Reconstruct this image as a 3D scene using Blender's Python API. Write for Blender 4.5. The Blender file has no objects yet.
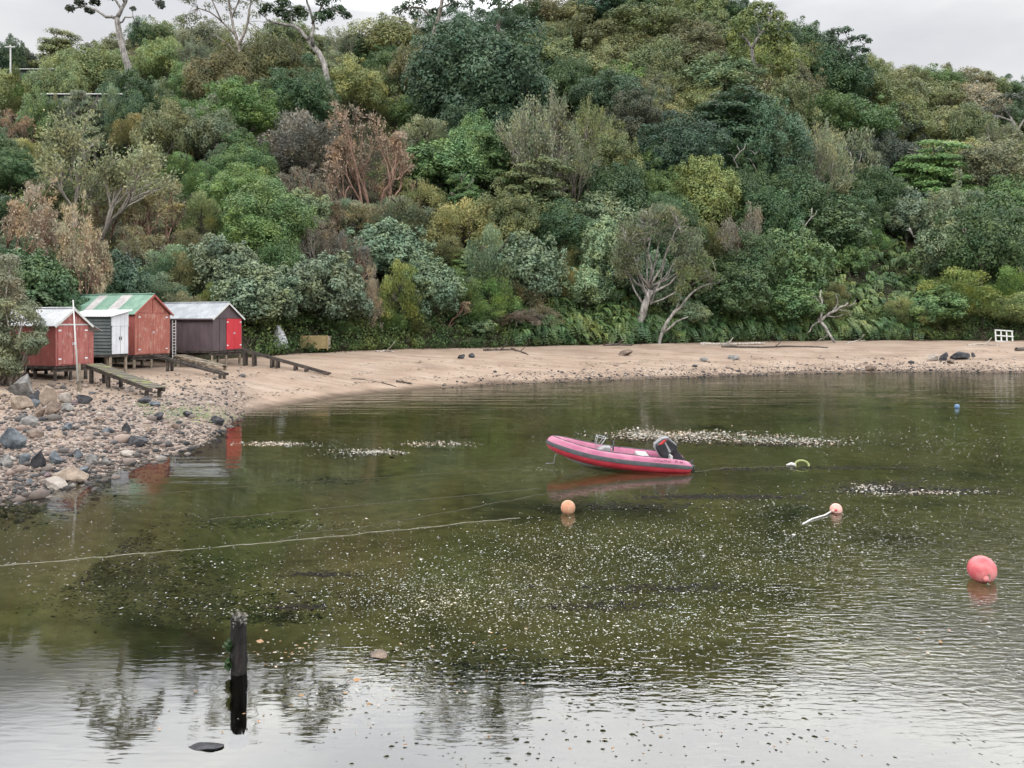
import bpy, math, random
import numpy as np
from mathutils import Vector, Matrix
C = bpy.context.scene
COL = C.collection
PI = math.pi
F, H, HY, CX = 800.0, 4.35, 322.0, 512.0      # focal length in px, eye height, horizon row, middle column

# ------------------------------------------------------------------ camera
cam = bpy.data.cameras.new('camera'); co = bpy.data.objects.new('camera', cam); COL.objects.link(co)
co.location = (0, 0, H); co.rotation_euler = (math.radians(90), 0, 0)
cam.sensor_width = 36; cam.lens = F / 1024 * 36; cam.shift_y = -(384 - HY) / 1024
cam.clip_start = .1; cam.clip_end = 3000
C.camera = co
# ------------------------------------------------------------------ exposure
C.view_settings.view_transform = 'Standard'; C.view_settings.look = 'None'
C.view_settings.gamma = 1; C.view_settings.use_curve_mapping = False
C.view_settings.exposure = 0.3
C.cycles.max_bounces = 8; C.cycles.diffuse_bounces = 3; C.cycles.glossy_bounces = 3
C.cycles.transparent_max_bounces = 8; C.cycles.transmission_bounces = 4
C.cycles.use_denoising = True
# ------------------------------------------------------------------ overcast sky
SUN_EL, SUN_AZ = math.radians(52), math.radians(215)   # azimuth clockwise from +Y: behind the camera, to the left
w = bpy.data.worlds.new('World'); C.world = w; w.use_nodes = True
nt = w.node_tree; nt.nodes.clear()
def N(t, kind, **k):
    n = t.nodes.new(kind)
    for a, b in k.items(): setattr(n, a, b)
    return n
def ramp(t, stops, fac=None, interp='LINEAR'):
    n = N(t, 'ShaderNodeValToRGB'); e = n.color_ramp.elements; n.color_ramp.interpolation = interp
    while len(e) < len(stops): e.new(.5)
    for q, (p, c) in zip(e, stops):
        q.position = p; q.color = (c, c, c, 1) if not hasattr(c, '__len__') else (*c, 1)
    if fac is not None: t.links.new(fac, n.inputs[0])
    return n
def math_(t, op, a, b=None, c=None):
    n = N(t, 'ShaderNodeMath', operation=op)
    for i, v in enumerate((a, b, c)):
        if v is None: continue
        if isinstance(v, (int, float)): n.inputs[i].default_value = v
        else: t.links.new(v, n.inputs[i])
    return n.outputs[0]
def mixc(t, fac, a, b, blend='MIX'):
    n = N(t, 'ShaderNodeMix', data_type='RGBA', blend_type=blend)
    for i, v in ((0, fac), (6, a), (7, b)):
        if isinstance(v, (int, float)): n.inputs[i].default_value = v
        elif hasattr(v, '__len__'): n.inputs[i].default_value = (*v, 1)
        else: t.links.new(v, n.inputs[i])
    return n.outputs[2]
def noise(t, vec, scale, detail=3, rough=.5, dist=0.):
    n = N(t, 'ShaderNodeTexNoise'); n.inputs['Scale'].default_value = scale; n.inputs['Detail'].default_value = detail
    n.inputs['Roughness'].default_value = rough; n.inputs['Distortion'].default_value = dist
    if vec is not None: t.links.new(vec, n.inputs['Vector'])
    return n.outputs[0]
sky = N(nt, 'ShaderNodeTexSky', sky_type='NISHITA', sun_disc=False)
sky.sun_elevation = SUN_EL; sky.sun_rotation = SUN_AZ; sky.dust_density = 3
tc = N(nt, 'ShaderNodeTexCoord'); sep = N(nt, 'ShaderNodeSeparateXYZ'); nt.links.new(tc.outputs['Generated'], sep.inputs[0])
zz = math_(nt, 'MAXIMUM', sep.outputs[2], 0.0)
# the cloud deck: dim towards the horizon, with a bright band added above the view for the water's reflections (times ten, because the background runs at 0.1)
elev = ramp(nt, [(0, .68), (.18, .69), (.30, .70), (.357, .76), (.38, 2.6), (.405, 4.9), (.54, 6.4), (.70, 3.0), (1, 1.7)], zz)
mp = N(nt, 'ShaderNodeMapping'); mp.inputs['Scale'].default_value = (1, 1, 2.6); nt.links.new(tc.outputs['Generated'], mp.inputs[0])
cl = noise(nt, mp.outputs[0], 3.2, 5, .5, .3)
clr = ramp(nt, [(.34, (.76, .775, .82)), (.62, (1.04, 1.04, 1.045))], cl)
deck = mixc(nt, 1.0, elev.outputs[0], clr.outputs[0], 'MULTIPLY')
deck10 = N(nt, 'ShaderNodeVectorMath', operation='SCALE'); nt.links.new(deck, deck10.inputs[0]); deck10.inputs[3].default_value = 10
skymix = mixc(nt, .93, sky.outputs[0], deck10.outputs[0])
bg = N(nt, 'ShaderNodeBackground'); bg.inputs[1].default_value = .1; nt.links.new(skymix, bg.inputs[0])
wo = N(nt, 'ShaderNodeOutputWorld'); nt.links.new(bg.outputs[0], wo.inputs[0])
# ------------------------------------------------------------------ sun behind cloud
sl = bpy.data.lights.new('sun', 'SUN'); sl.energy = 1.0; sl.angle = math.radians(14); sl.color = (1, .96, .9)
so = bpy.data.objects.new('sun', sl); COL.objects.link(so)
sd = Vector((math.sin(SUN_AZ) * math.cos(SUN_EL), math.cos(SUN_AZ) * math.cos(SUN_EL), math.sin(SUN_EL)))
so.rotation_euler = sd.to_track_quat('Z', 'Y').to_euler()

# ------------------------------------------------------------------ helpers
rng = np.random.default_rng(7)
random.seed(5)
def tag(o, label=None, cat=None, group=None, kind=None):
    if label: o['label'] = label
    if cat: o['category'] = cat
    if group: o['group'] = group
    if kind: o['kind'] = kind
    return o
def thing(name, label, cat, loc=(0, 0, 0), rz=0., group=None):
    o = bpy.data.objects.new(name, None); COL.objects.link(o); o.empty_display_size = .2
    o.location = loc; o.rotation_euler = (0, 0, rz)
    return tag(o, label, cat, group)
def link(name, me, parent=None):
    o = bpy.data.objects.new(name, me); COL.objects.link(o)
    if parent is not None: o.parent = parent
    return o
def np_mesh(name, v, f, mat=None, shade=None, smooth=False):
    """a mesh from arrays: v (n,3), f (m,k)"""
    v = np.asarray(v, np.float32); f = np.asarray(f, np.int32); k = f.shape[1]
    me = bpy.data.meshes.new(name)
    me.vertices.add(len(v)); me.vertices.foreach_set('co', v.ravel())
    me.loops.add(f.size); me.loops.foreach_set('vertex_index', f.ravel())
    me.polygons.add(len(f)); me.polygons.foreach_set('loop_start', np.arange(0, f.size, k, dtype=np.int32))
    if smooth: me.polygons.foreach_set('use_smooth', np.ones(len(f), bool))
    me.update(calc_edges=True)
    if shade is not None:
        a = me.attributes.new('shade', 'FLOAT', 'POINT'); a.data.foreach_set('value', np.asarray(shade, np.float32))
    if mat: me.materials.append(mat)
    return me
class MB:
    """collects shapes and links them as ONE mesh object"""
    def __init__(s): s.v = []; s.f = []; s.m = []
    def add(s, vs, fs, mi=0):
        b = len(s.v); s.v += [tuple(q) for q in vs]; s.f += [tuple(i + b for i in q) for q in fs]; s.m += [mi] * len(fs); return s
    def box(s, x0, x1, y0, y1, z0, z1, mi=0):
        return s.add([(x0, y0, z0), (x1, y0, z0), (x1, y1, z0), (x0, y1, z0), (x0, y0, z1), (x1, y0, z1), (x1, y1, z1), (x0, y1, z1)],
                     [(0, 3, 2, 1), (4, 5, 6, 7), (0, 1, 5, 4), (1, 2, 6, 5), (2, 3, 7, 6), (3, 0, 4, 7)], mi)
    def beam(s, a, b, wd, ht, mi=0, up=(0, 0, 1)):
        a, b = Vector(a), Vector(b); d = (b - a).normalized(); sx = d.cross(Vector(up)).normalized(); u = sx.cross(d).normalized()
        vs = [p + sx * wd / 2 * i + u * ht / 2 * j for p in (a, b) for i, j in ((-1, -1), (1, -1), (1, 1), (-1, 1))]
        return s.add(vs, [(0, 3, 2, 1), (4, 5, 6, 7), (0, 1, 5, 4), (1, 2, 6, 5), (2, 3, 7, 6), (3, 0, 4, 7)], mi)
    def prism(s, poly, a, b, mi=0):
        """polygon of (p,q) pairs; a,b map a pair to the two end points"""
        n = len(poly); vs = [a(*p) for p in poly] + [b(*p) for p in poly]
        return s.add(vs, [tuple(range(n))[::-1], tuple(range(n, 2 * n))] + [(i, (i + 1) % n, n + (i + 1) % n, n + i) for i in range(n)], mi)
    def tube(s, pts, rad, n=8, mi=0, cap=True):
        pts = [Vector(p) for p in pts]; vs = []
        if not hasattr(rad, '__len__'): rad = [rad] * len(pts)
        for i, p in enumerate(pts):
            d = (pts[min(i + 1, len(pts) - 1)] - pts[max(i - 1, 0)]).normalized()
            x = d.cross(Vector((.13, .27, .95)))
            if x.length < .2: x = d.cross(Vector((1, 0, 0)))
            x.normalize(); y = d.cross(x)
            vs += [p + (x * math.cos(2 * PI * k / n) + y * math.sin(2 * PI * k / n)) * rad[i] for k in range(n)]
        fs = [(i * n + k, i * n + (k + 1) % n, (i + 1) * n + (k + 1) % n, (i + 1) * n + k) for i in range(len(pts) - 1) for k in range(n)]
        if cap: fs += [tuple(range(n))[::-1], tuple(range((len(pts) - 1) * n, len(pts) * n))]
        return s.add(vs, fs, mi)
    def ball(s, c, r, nu=16, nv=10, mi=0):
        if not hasattr(r, '__len__'): r = (r, r, r)
        vs = [(c[0], c[1], c[2] - r[2])]
        for j in range(1, nv):
            t = -PI / 2 + PI * j / nv
            vs += [(c[0] + r[0] * math.cos(t) * math.cos(2 * PI * k / nu), c[1] + r[1] * math.cos(t) * math.sin(2 * PI * k / nu), c[2] + r[2] * math.sin(t)) for k in range(nu)]
        vs.append((c[0], c[1], c[2] + r[2])); e = len(vs) - 1
        fs = [(0, 1 + (k + 1) % nu, 1 + k) for k in range(nu)] + [(e, 1 + (nv - 2) * nu + k, 1 + (nv - 2) * nu + (k + 1) % nu) for k in range(nu)]
        fs += [(1 + j * nu + k, 1 + j * nu + (k + 1) % nu, 1 + (j + 1) * nu + (k + 1) % nu, 1 + (j + 1) * nu + k) for j in range(nv - 2) for k in range(nu)]
        return s.add(vs, fs, mi)
    def build(s, name, mat, parent=None, smooth=False, bevel=0.):
        me = bpy.data.meshes.new(name); me.from_pydata(s.v, [], s.f)
        for q in (mat if isinstance(mat, (list, tuple)) else [mat]): me.materials.append(q)
        me.polygons.foreach_set('material_index', s.m)
        if smooth: me.polygons.foreach_set('use_smooth', [True] * len(s.f))
        me.update()
        o = link(name, me, parent)
        if bevel:
            b = o.modifiers.new('bevel', 'BEVEL'); b.width = bevel; b.segments = 2; b.limit_method = 'ANGLE'
        return o

# ------------------------------------------------------------------ the lie of the land (all in metres, from the eye point)
def smooth_table(px, vals, sig):
    xs = np.arange(-1400, 2400, 4.); y = np.interp(xs, px, vals)
    k = np.exp(-.5 * (np.arange(-60, 61) * 4 / sig) ** 2); k /= k.sum()
    return xs, np.convolve(np.pad(y, 60, 'edge'), k, 'valid')
_px = [-700, -200, 0, 70, 140, 200, 222, 240, 300, 380, 470, 560, 680, 800, 900, 1024, 1300, 1800]
T_DS = smooth_table(_px, [10, 15, 19.5, 21.1, 24.7, 28, 31.0, 38, 43, 49.7, 54.4, 58, 62, 67, 69.6, 68, 62, 50], 10)
T_DB = smooth_table(_px, [34, 40, 45, 47, 53, 55, 56.5, 58, 63, 68, 73, 80, 86, 92, 94, 92, 84, 74], 14)
T_ZB = smooth_table(_px, [2.4, 2.3, 1.9, 1.8, 1.75, 1.7, 1.7, 1.75, 1.9, 2.0, 2.0, 2.0, 2.1, 2.2, 2.2, 2.2, 2.2, 2.2], 20)
_rx = [-700, -300, 0, 60, 150, 200, 260, 320, 370, 420, 470, 530, 620, 700, 740, 790, 830, 870, 900, 960, 1024, 1300, 1800]
T_D1 = smooth_table(_rx, [120, 130, 150, 150, 158, 165, 170, 172, 172, 172, 172, 172, 178, 178, 175, 172, 170, 176, 192, 205, 205, 190, 170], 25)
_ry = np.array([110, 95, 88, 90, 64, 52, 42, 44, 52, 44, 36, 36, 26, 22, 34, 58, 82, 98, 106, 111, 122, 175, 230])
T_YS = smooth_table(_rx, _ry, 14)
def tb(T, px): return np.interp(px, T[0], T[1])
def height(x, y):
    x = np.asarray(x, float); y = np.asarray(y, float); d = np.maximum(y, .5); px = np.clip(CX + F * x / d, -1390, 2390)
    ds, db, zb, d1, ys = tb(T_DS, px), tb(T_DB, px), tb(T_ZB, px), tb(T_D1, px), tb(T_YS, px)
    z1 = H + (HY - ys) / F * d1
    sea = -np.minimum(1.35, .075 * (ds - d)) + .05 * np.sin(x * 1.3 + y * .4) * np.clip((ds - d) / 6, 0, 1)
    t = np.clip((d - ds) / (db - ds), 0, 1)
    beach = zb * (1 - (1 - t) ** 1.7) + .03 * np.sin(x * .9) * np.sin(y * .7) * t
    h = np.clip((d - db) / (d1 - db), 0, 1)
    bank = 1.0 * np.clip((d - db) / 1.5, 0, 1)
    hill = zb + bank + (z1 - zb - bank) * (h * .92 + .08 * h * h) + np.clip((d - db) / 15, 0, 1) * (1.1 * np.sin(x * .21 + 1) * np.sin(y * .17) + .7 * np.sin(x * .47 + y * .3))
    hill = hill - .12 * np.maximum(d - d1, 0)
    return np.where(d < ds, sea, np.where(d < db, beach, hill))
def hz(x, y): return float(height(x, y))
def at(px, py, d): return Vector(((px - CX) / F * d, d, H - (py - HY) / F * d))      # the point at a given distance
def on_sea(px, py): return at(px, py, F * H / (py - HY))
def on_ground(px, py, lift=0.):
    """where the line of sight through (px,py) meets the land"""
    ds = np.arange(6, 230, .1); x = (px - CX) / F * ds; z = H - (py - HY) / F * ds
    k = np.nonzero(np.maximum(height(x, ds), -.02) + lift >= z)[0]
    d = ds[k[0]] if len(k) else 200.
    return Vector(((px - CX) / F * d, d, hz((px - CX) / F * d, d)))

# ------------------------------------------------------------------ materials
MATS = {}
def mat_nodes(name):
    m = bpy.data.materials.new(name); m.use_nodes = True; t = m.node_tree; p = t.nodes['Principled BSDF']
    MATS[name] = m
    return m, t, p
def objpos(t): return N(t, 'ShaderNodeTexCoord').outputs['Object']
def worldpos(t): return N(t, 'ShaderNodeNewGeometry').outputs['Position']
def bump(t, p, h, dist, strength=1.):
    b = N(t, 'ShaderNodeBump'); b.inputs['Distance'].default_value = dist; b.inputs['Strength'].default_value = strength
    t.links.new(h, b.inputs['Height']); t.links.new(b.outputs[0], p.inputs['Normal']); return b
def worn(name, c1, c2, scale=3., rough=.7, bscale=30., bdist=.004, lo=.4, hi=.65, spec=.3, stretch=None, detail=5):
    """a surface whose colour wanders between two tones"""
    m, t, p = mat_nodes(name); v = objpos(t)
    if stretch:
        mp = N(t, 'ShaderNodeMapping'); mp.inputs['Scale'].default_value = stretch; t.links.new(v, mp.inputs[0]); v = mp.outputs[0]
    r = ramp(t, [(lo, c1), (hi, c2)], noise(t, v, scale, detail, .6))
    t.links.new(r.outputs[0], p.inputs['Base Color']); p.inputs['Roughness'].default_value = rough; p.inputs['Specular IOR Level'].default_value = spec
    bump(t, p, noise(t, v, bscale, 4), bdist); return m
def leaf_mat(name, trans=.25, rough=.5, spec=.25, wander=0.):
    m, t, p = mat_nodes(name)
    oi = N(t, 'ShaderNodeObjectInfo'); at_ = N(t, 'ShaderNodeAttribute', attribute_name='shade')
    hs = N(t, 'ShaderNodeHueSaturation')
    t.links.new(oi.outputs['Color'], hs.inputs['Color'])
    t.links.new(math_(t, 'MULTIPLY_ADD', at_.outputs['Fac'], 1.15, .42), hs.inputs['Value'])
    t.links.new(math_(t, 'MULTIPLY_ADD', at_.outputs['Fac'], -.045, .5225), hs.inputs['Hue'])
    c = hs.outputs[0]
    hv = ramp(t, [(.36, (.86, 1., 1.02)), (.52, (1., 1., .97)), (.66, (1.2, 1.1, .86))], noise(t, worldpos(t), .55, 3, .6))
    c = mixc(t, 1., c, hv.outputs[0], 'MULTIPLY')
    if wander:
        n1 = noise(t, worldpos(t), wander, 3, .6)
        r = ramp(t, [(.35, (.55, .7, .6)), (.5, (.9, 1, .8)), (.66, (1.7, 1.35, .95))], n1)
        c = mixc(t, 1., c, r.outputs[0], 'MULTIPLY')
    t.links.new(c, p.inputs['Base Color']); p.inputs['Roughness'].default_value = rough; p.inputs['Specular IOR Level'].default_value = spec
    tr = N(t, 'ShaderNodeBsdfTranslucent'); t.links.new(c, tr.inputs[0])
    mx = N(t, 'ShaderNodeMixShader'); mx.inputs[0].default_value = trans
    t.links.new(p.outputs[0], mx.inputs[1]); t.links.new(tr.outputs[0], mx.inputs[2])
    t.links.new(mx.outputs[0], t.nodes['Material Output'].inputs[0]); return m
M_LEAF = leaf_mat('leaves'); M_GLOSSY = leaf_mat('glossy_leaves', .18, .5, .25)
M_UNDER = leaf_mat('undergrowth_leaves', .2, .6, .2, wander=.12)
M_FROND = leaf_mat('fern_fronds', .2, .45, .3, wander=.25)
M_TWIG = leaf_mat('dry_twigs', .1, .8, .1)
M_BARK = worn('grey_bark', (.10, .085, .07), (.30, .27, .235), 4, .9, 20, .02, stretch=(1, 1, .3))
M_PALEBARK = worn('pale_bark', (.10, .09, .08), (.30, .28, .255), 3, .85, 14, .02, stretch=(1, 1, .35))
M_DARKBARK = worn('dark_bark', (.04, .033, .027), (.12, .10, .085), 4, .9, 20, .02)
M_REDBARK = worn('reddish_bark', (.12, .07, .05), (.30, .19, .14), 4, .9, 20, .02)
M_DRIFT = worn('driftwood', (.16, .14, .12), (.42, .38, .33), 5, .9, 30, .01, stretch=(1, 1, 1))
M_DARKDRIFT = worn('wet_driftwood', (.025, .02, .018), (.09, .07, .055), 5, .7, 30, .01)

# ------------------------------------------------------------------ seabed, beach, hillside
def land_mat(kind):
    m, t, p = mat_nodes(kind + '_ground'); v = worldpos(t); s = N(t, 'ShaderNodeSeparateXYZ'); t.links.new(v, s.inputs[0])
    if kind == 'seabed':
        big = noise(t, v, .22, 4, .6, .6); fine = noise(t, v, 2.2, 5, .65)
        silt = ramp(t, [(.30, (.036, .032, .016)), (.40, (.130, .115, .055)), (.66, (.225, .194, .104))], big)
        c = mixc(t, .55, silt.outputs[0], ramp(t, [(.35, (.45, .44, .36)), (.65, (1.45, 1.45, 1.45))], fine).outputs[0], 'MULTIPLY')
        shore = math_(t, 'SMOOTH_MIN', math_(t, 'MAXIMUM', math_(t, 'MULTIPLY_ADD', s.outputs[2], 2.2, 1.0), 0.), 1., .1)
        c = mixc(t, shore, c, (.16, .125, .085))
        # the bottom is coloured darker towards the camera
        c = mixc(t, 1., c, ramp(t, [(0, (.16, .15, .14)), (.40, (.22, .205, .18)), (.62, (1, 1, 1))], math_(t, 'DIVIDE', math_(t, 'ADD', s.outputs[1], math_(t, 'MULTIPLY', big, 6.)), 28.)).outputs[0], 'MULTIPLY')
        t.links.new(c, p.inputs['Base Color']); p.inputs['Roughness'].default_value = .9
    elif kind == 'beach':
        n1 = noise(t, v, .35, 5, .6); n2 = noise(t, v, 9., 4, .7)
        st = N(t, 'ShaderNodeMapping'); st.inputs['Scale'].default_value = (.12, .9, 1); st.inputs['Rotation'].default_value = (0, 0, .45); t.links.new(v, st.inputs[0])
        n3 = noise(t, st.outputs[0], 1.6, 4, .6)
        sand = ramp(t, [(.3, (.175, .128, .094)), (.5, (.225, .170, .128)), (.7, (.262, .210, .165))], n1).outputs[0]
        sand = mixc(t, .5, sand, ramp(t, [(.36, (.62, .60, .58)), (.55, (1.08, 1.06, 1.04))], n3).outputs[0], 'MULTIPLY')
        sand = mixc(t, .6, sand, ramp(t, [(.30, (.42, .36, .32)), (.44, (1.02, 1.02, 1.02)), (.8, (1.12, 1.12, 1.12))], n2).outputs[0], 'MULTIPLY')
        wet = ramp(t, [(0, (.33, .31, .27)), (.10, (.50, .48, .45)), (.22, (1, 1, 1))], math_(t, 'ADD', s.outputs[2], math_(t, 'MULTIPLY', math_(t, 'SUBTRACT', n3, .5), .22)))
        c = mixc(t, 1., sand, wet.outputs[0], 'MULTIPLY')
        # the gravelly point below the sheds
        vo = N(t, 'ShaderNodeTexVoronoi'); vo.inputs['Scale'].default_value = 11.; t.links.new(v, vo.inputs['Vector'])
        hs = N(t, 'ShaderNodeSeparateColor'); t.links.new(vo.outputs['Color'], hs.inputs[0])
        grav = ramp(t, [(0, (.05, .046, .045)), (.35, (.12, .095, .075)), (.6, (.20, .145, .115)), (1, (.27, .225, .19))], hs.outputs[0])
        gx = math_(t, 'MULTIPLY_ADD', math_(t, 'DIVIDE', s.outputs[0], s.outputs[1]), F, CX)
        gm = math_(t, 'MULTIPLY', ramp(t, [(.0, 1.), (.34, 1.), (.46, 0.)], math_(t, 'DIVIDE', math_(t, 'ADD', gx, math_(t, 'MULTIPLY', n1, 90.)), 680.)).outputs[0],
                   ramp(t, [(.0, 1.), (.60, 1.), (.78, 0.)], math_(t, 'DIVIDE', math_(t, 'ADD', s.outputs[2], math_(t, 'MULTIPLY', n1, .25)), 1.6)).outputs[0])
        c = mixc(t, gm, c, grav.outputs[0])
        t.links.new(c, p.inputs['Base Color']); p.inputs['Roughness'].default_value = .85
        bump(t, p, math_(t, 'ADD', math_(t, 'MULTIPLY', vo.outputs['Distance'], gm), n2), .03)
    else:
        n1 = noise(t, v, .5, 5, .65)
        c = ramp(t, [(.3, (.012, .011, .008)), (.55, (.035, .033, .018)), (.75, (.06, .048, .032))], n1)
        t.links.new(c.outputs[0], p.inputs['Base Color']); p.inputs['Roughness'].default_value = .95
        bump(t, p, noise(t, v, 3, 4), .3)
    p.inputs['Specular IOR Level'].default_value = .2
    return m
us = np.concatenate([np.linspace(-1380, -60, 90, endpoint=False), np.linspace(-60, 1090, 420, endpoint=False), np.linspace(1090, 2380, 90)])
uu = (us - CX) / F
def strip(name, rows):
    """rows: (n,len(us)) distances"""
    X = rows * uu[None, :]; Z = height(X, rows); n, k = rows.shape
    v = np.stack([X, rows, Z], -1).reshape(-1, 3); i = np.arange(n * k).reshape(n, k)
    f = np.stack([i[:-1, :-1], i[:-1, 1:], i[1:, 1:], i[1:, :-1]], -1).reshape(-1, 4)
    return tag(link(name, np_mesh(name, v, f, land_mat(name), smooth=True)), kind='structure')
DS, DB, D1 = tb(T_DS, us), tb(T_DB, us), tb(T_D1, us)
lin = lambda a, b, n, p=1.: a[None, :] + (b - a)[None, :] * (np.linspace(0, 1, n)[:, None] ** p)
strip('seabed', lin(np.full_like(DS, .6), DS - 1e-3, 90))
strip('beach', lin(DS - 1e-3, DB - 1e-3, 70))
strip('hillside', np.concatenate([lin(DB - 1e-3, DB + 1.5, 5), lin(DB + 1.5, D1, 70)[1:], lin(D1, D1 + 160, 20)[1:]]))
sf = MB().add([(-900, -900, -1.6), (900, -900, -1.6), (900, 900, -1.6), (-900, 900, -1.6)], [(0, 1, 2, 3)])
tag(sf.build('sea_floor', land_mat('seabed')), kind='structure')

# ------------------------------------------------------------------ water
def water_mat():
    m = bpy.data.materials.new('water'); m.use_nodes = True; t = m.node_tree; t.nodes.clear(); v = worldpos(t)
    s = N(t, 'ShaderNodeSeparateXYZ'); t.links.new(v, s.inputs[0])
    st = N(t, 'ShaderNodeMapping'); st.inputs['Scale'].default_value = (1.25, 1., 1); st.inputs['Rotation'].default_value = (0, 0, .18); t.links.new(v, st.inputs[0]); q = st.outputs[0]
    patch = noise(t, v, .20, 3, .6, .6)
    dist_ = math_(t, 'DIVIDE', s.outputs[1], 90.)
    mid = ramp(t, [(.085, -.3), (.11, -.12), (.135, .12), (.155, .27), (.20, .24), (.26, .08), (.36, .0), (.6, -.05)], dist_).outputs[0]
    east = ramp(t, [(.45, 0.), (.62, .16)], math_(t, 'MULTIPLY_ADD', math_(t, 'DIVIDE', s.outputs[0], s.outputs[1]), F / 1024, .5)).outputs[0]   # the side the breeze comes from
    west = ramp(t, [(.20, -.0), (.40, .16)], math_(t, 'MULTIPLY_ADD', math_(t, 'DIVIDE', s.outputs[0], s.outputs[1]), F / 1024, .5)).outputs[0]     # the side sheltered by the rocks
    pm = ramp(t, [(.60, 0.), (.86, 1.)], math_(t, 'ADD', math_(t, 'ADD', patch, west), math_(t, 'ADD', mid, math_(t, 'MULTIPLY', east, ramp(t, [(.08, .5), (.14, 1.)], dist_).outputs[0])))).outputs[0]
    def domes(scale, rad, height_, off):             # separate little swellings where weed and breeze break the skin of the water
        wob = N(t, 'ShaderNodeVectorMath', operation='ADD'); t.links.new(q, wob.inputs[0]); wob.inputs[1].default_value = (off, off * .7, 0)
        vo = N(t, 'ShaderNodeTexVoronoi'); vo.inputs['Scale'].default_value = scale; vo.inputs['Randomness'].default_value = .62; t.links.new(wob.outputs[0], vo.inputs['Vector'])
        cs = N(t, 'ShaderNodeSeparateColor'); t.links.new(vo.outputs['Color'], cs.inputs[0])
        k = math_(t, 'MAXIMUM', math_(t, 'SUBTRACT', math_(t, 'MULTIPLY_ADD', cs.outputs[1], .14, rad - .07), vo.outputs['Distance']), 0.)
        live = math_(t, 'GREATER_THAN', math_(t, 'ADD', cs.outputs[0], math_(t, 'MULTIPLY', pm, 1.3)), 1.0)
        return math_(t, 'MULTIPLY', math_(t, 'MULTIPLY', math_(t, 'MULTIPLY', k, k), live), height_)
    st2 = N(t, 'ShaderNodeMapping'); st2.inputs['Scale'].default_value = (.55, 1.9, 1); st2.inputs['Rotation'].default_value = (0, 0, -.12); t.links.new(v, st2.inputs[0])
    rip2 = noise(t, st2.outputs[0], 5., 2, .5, .4)   # fine even ripple
    far = N(t, 'ShaderNodeMapping'); far.inputs['Scale'].default_value = (.10, 1., 1); far.inputs['Rotation'].default_value = (0, 0, .30); t.links.new(v, far.inputs[0])
    sw = noise(t, far.outputs[0], 1.1, 3, .5, .6)   # long low swells along the beach
    h = math_(t, 'ADD', math_(t, 'ADD', domes(5.2, .26, .075, 0.), domes(7.4, .26, .052, 3.7)), domes(10.5, .26, .036, 8.1))
    h = math_(t, 'ADD', h, math_(t, 'MULTIPLY', rip2, math_(t, 'MULTIPLY_ADD', pm, .0010, .0010)))
    breeze = ramp(t, [(.42, 0.), (.58, .30), (.80, 1.)], math_(t, 'ADD', math_(t, 'MULTIPLY_ADD', math_(t, 'DIVIDE', s.outputs[0], s.outputs[1]), F / 1024, .5), math_(t, 'MULTIPLY', math_(t, 'SUBTRACT', patch, .5), .9))).outputs[0]
    breeze = math_(t, 'MULTIPLY', breeze, ramp(t, [(.09, .25), (.13, 1.), (.20, 1.), (.27, .25), (.5, .05)], dist_).outputs[0])
    rip3 = noise(t, st2.outputs[0], 6.5, 2, .5, .4)
    h = math_(t, 'ADD', h, math_(t, 'MULTIPLY', rip3, math_(t, 'MULTIPLY', breeze, .0065)))
    h = math_(t, 'ADD', h, math_(t, 'MULTIPLY', math_(t, 'MULTIPLY', sw, .055), ramp(t, [(.14, .02), (.34, .30), (.6, 1.)], dist_).outputs[0]))
    b = N(t, 'ShaderNodeBump'); b.inputs['Distance'].default_value = 1.; b.inputs['Strength'].default_value = 1.; t.links.new(h, b.inputs['Height'])
    fr = N(t, 'ShaderNodeFresnel'); fr.inputs[0].default_value = 1.7; t.links.new(b.outputs[0], fr.inputs['Normal'])
    gl = N(t, 'ShaderNodeBsdfGlossy'); gl.inputs['Roughness'].default_value = .03; t.links.new(b.outputs[0], gl.inputs['Normal'])
    tr = N(t, 'ShaderNodeBsdfTransparent'); tr.inputs[0].default_value = (.84, .89, .74, 1)
    mx = N(t, 'ShaderNodeMixShader'); t.links.new(fr.outputs[0], mx.inputs[0]); t.links.new(tr.outputs[0], mx.inputs[1]); t.links.new(gl.outputs[0], mx.inputs[2])
    o = N(t, 'ShaderNodeOutputMaterial'); t.links.new(mx.outputs[0], o.inputs[0]); return m
tag(MB().add([(-800, -800, 0), (800, -800, 0), (800, 400, 0), (-800, 400, 0)], [(0, 1, 2, 3)]).build('water', water_mat()), kind='structure')

# ------------------------------------------------------------------ foliage: arrays of small kite-shaped leaves
def unit(a): return a / np.maximum(np.linalg.norm(a, axis=-1, keepdims=True), 1e-9)
def rvec(r, n): return unit(r.normal(size=(n, 3)))
def leaf_arrays(r, pos, nrm, size, aspect=.55, along=None):
    n = len(pos); t = unit(np.cross(nrm, rvec(r, n))) if along is None else unit(along)
    b = unit(np.cross(nrm, t)); s = np.asarray(size).reshape(-1, 1) * np.ones((n, 1))
    v = np.stack([pos - t * s * .5, pos + b * s * aspect * .5 - t * s * .05, pos + t * s * .5, pos - b * s * aspect * .5 - t * s * .05], 1).reshape(-1, 3)
    return v, np.arange(4 * n).reshape(n, 4)
class Cloud:
    def __init__(s): s.v = []; s.f = []; s.s = []; s.n = 0
    def add(s, va, fa, sh):
        s.v.append(va); s.f.append(fa + s.n); s.n += len(va); s.s.append(np.repeat(sh, 4))
    def leaves(s, r, pos, nrm, size, sh, aspect=.55, along=None):
        va, fa = leaf_arrays(r, pos, nrm, size, aspect, along); s.add(va, fa, sh)
    def arrays(s): return np.concatenate(s.v), np.concatenate(s.f), np.concatenate(s.s)
    def mesh(s, name, mat):
        v, f, sh = s.arrays(); return np_mesh(name, v, f, mat, np.clip(sh, 0, 1))
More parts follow.
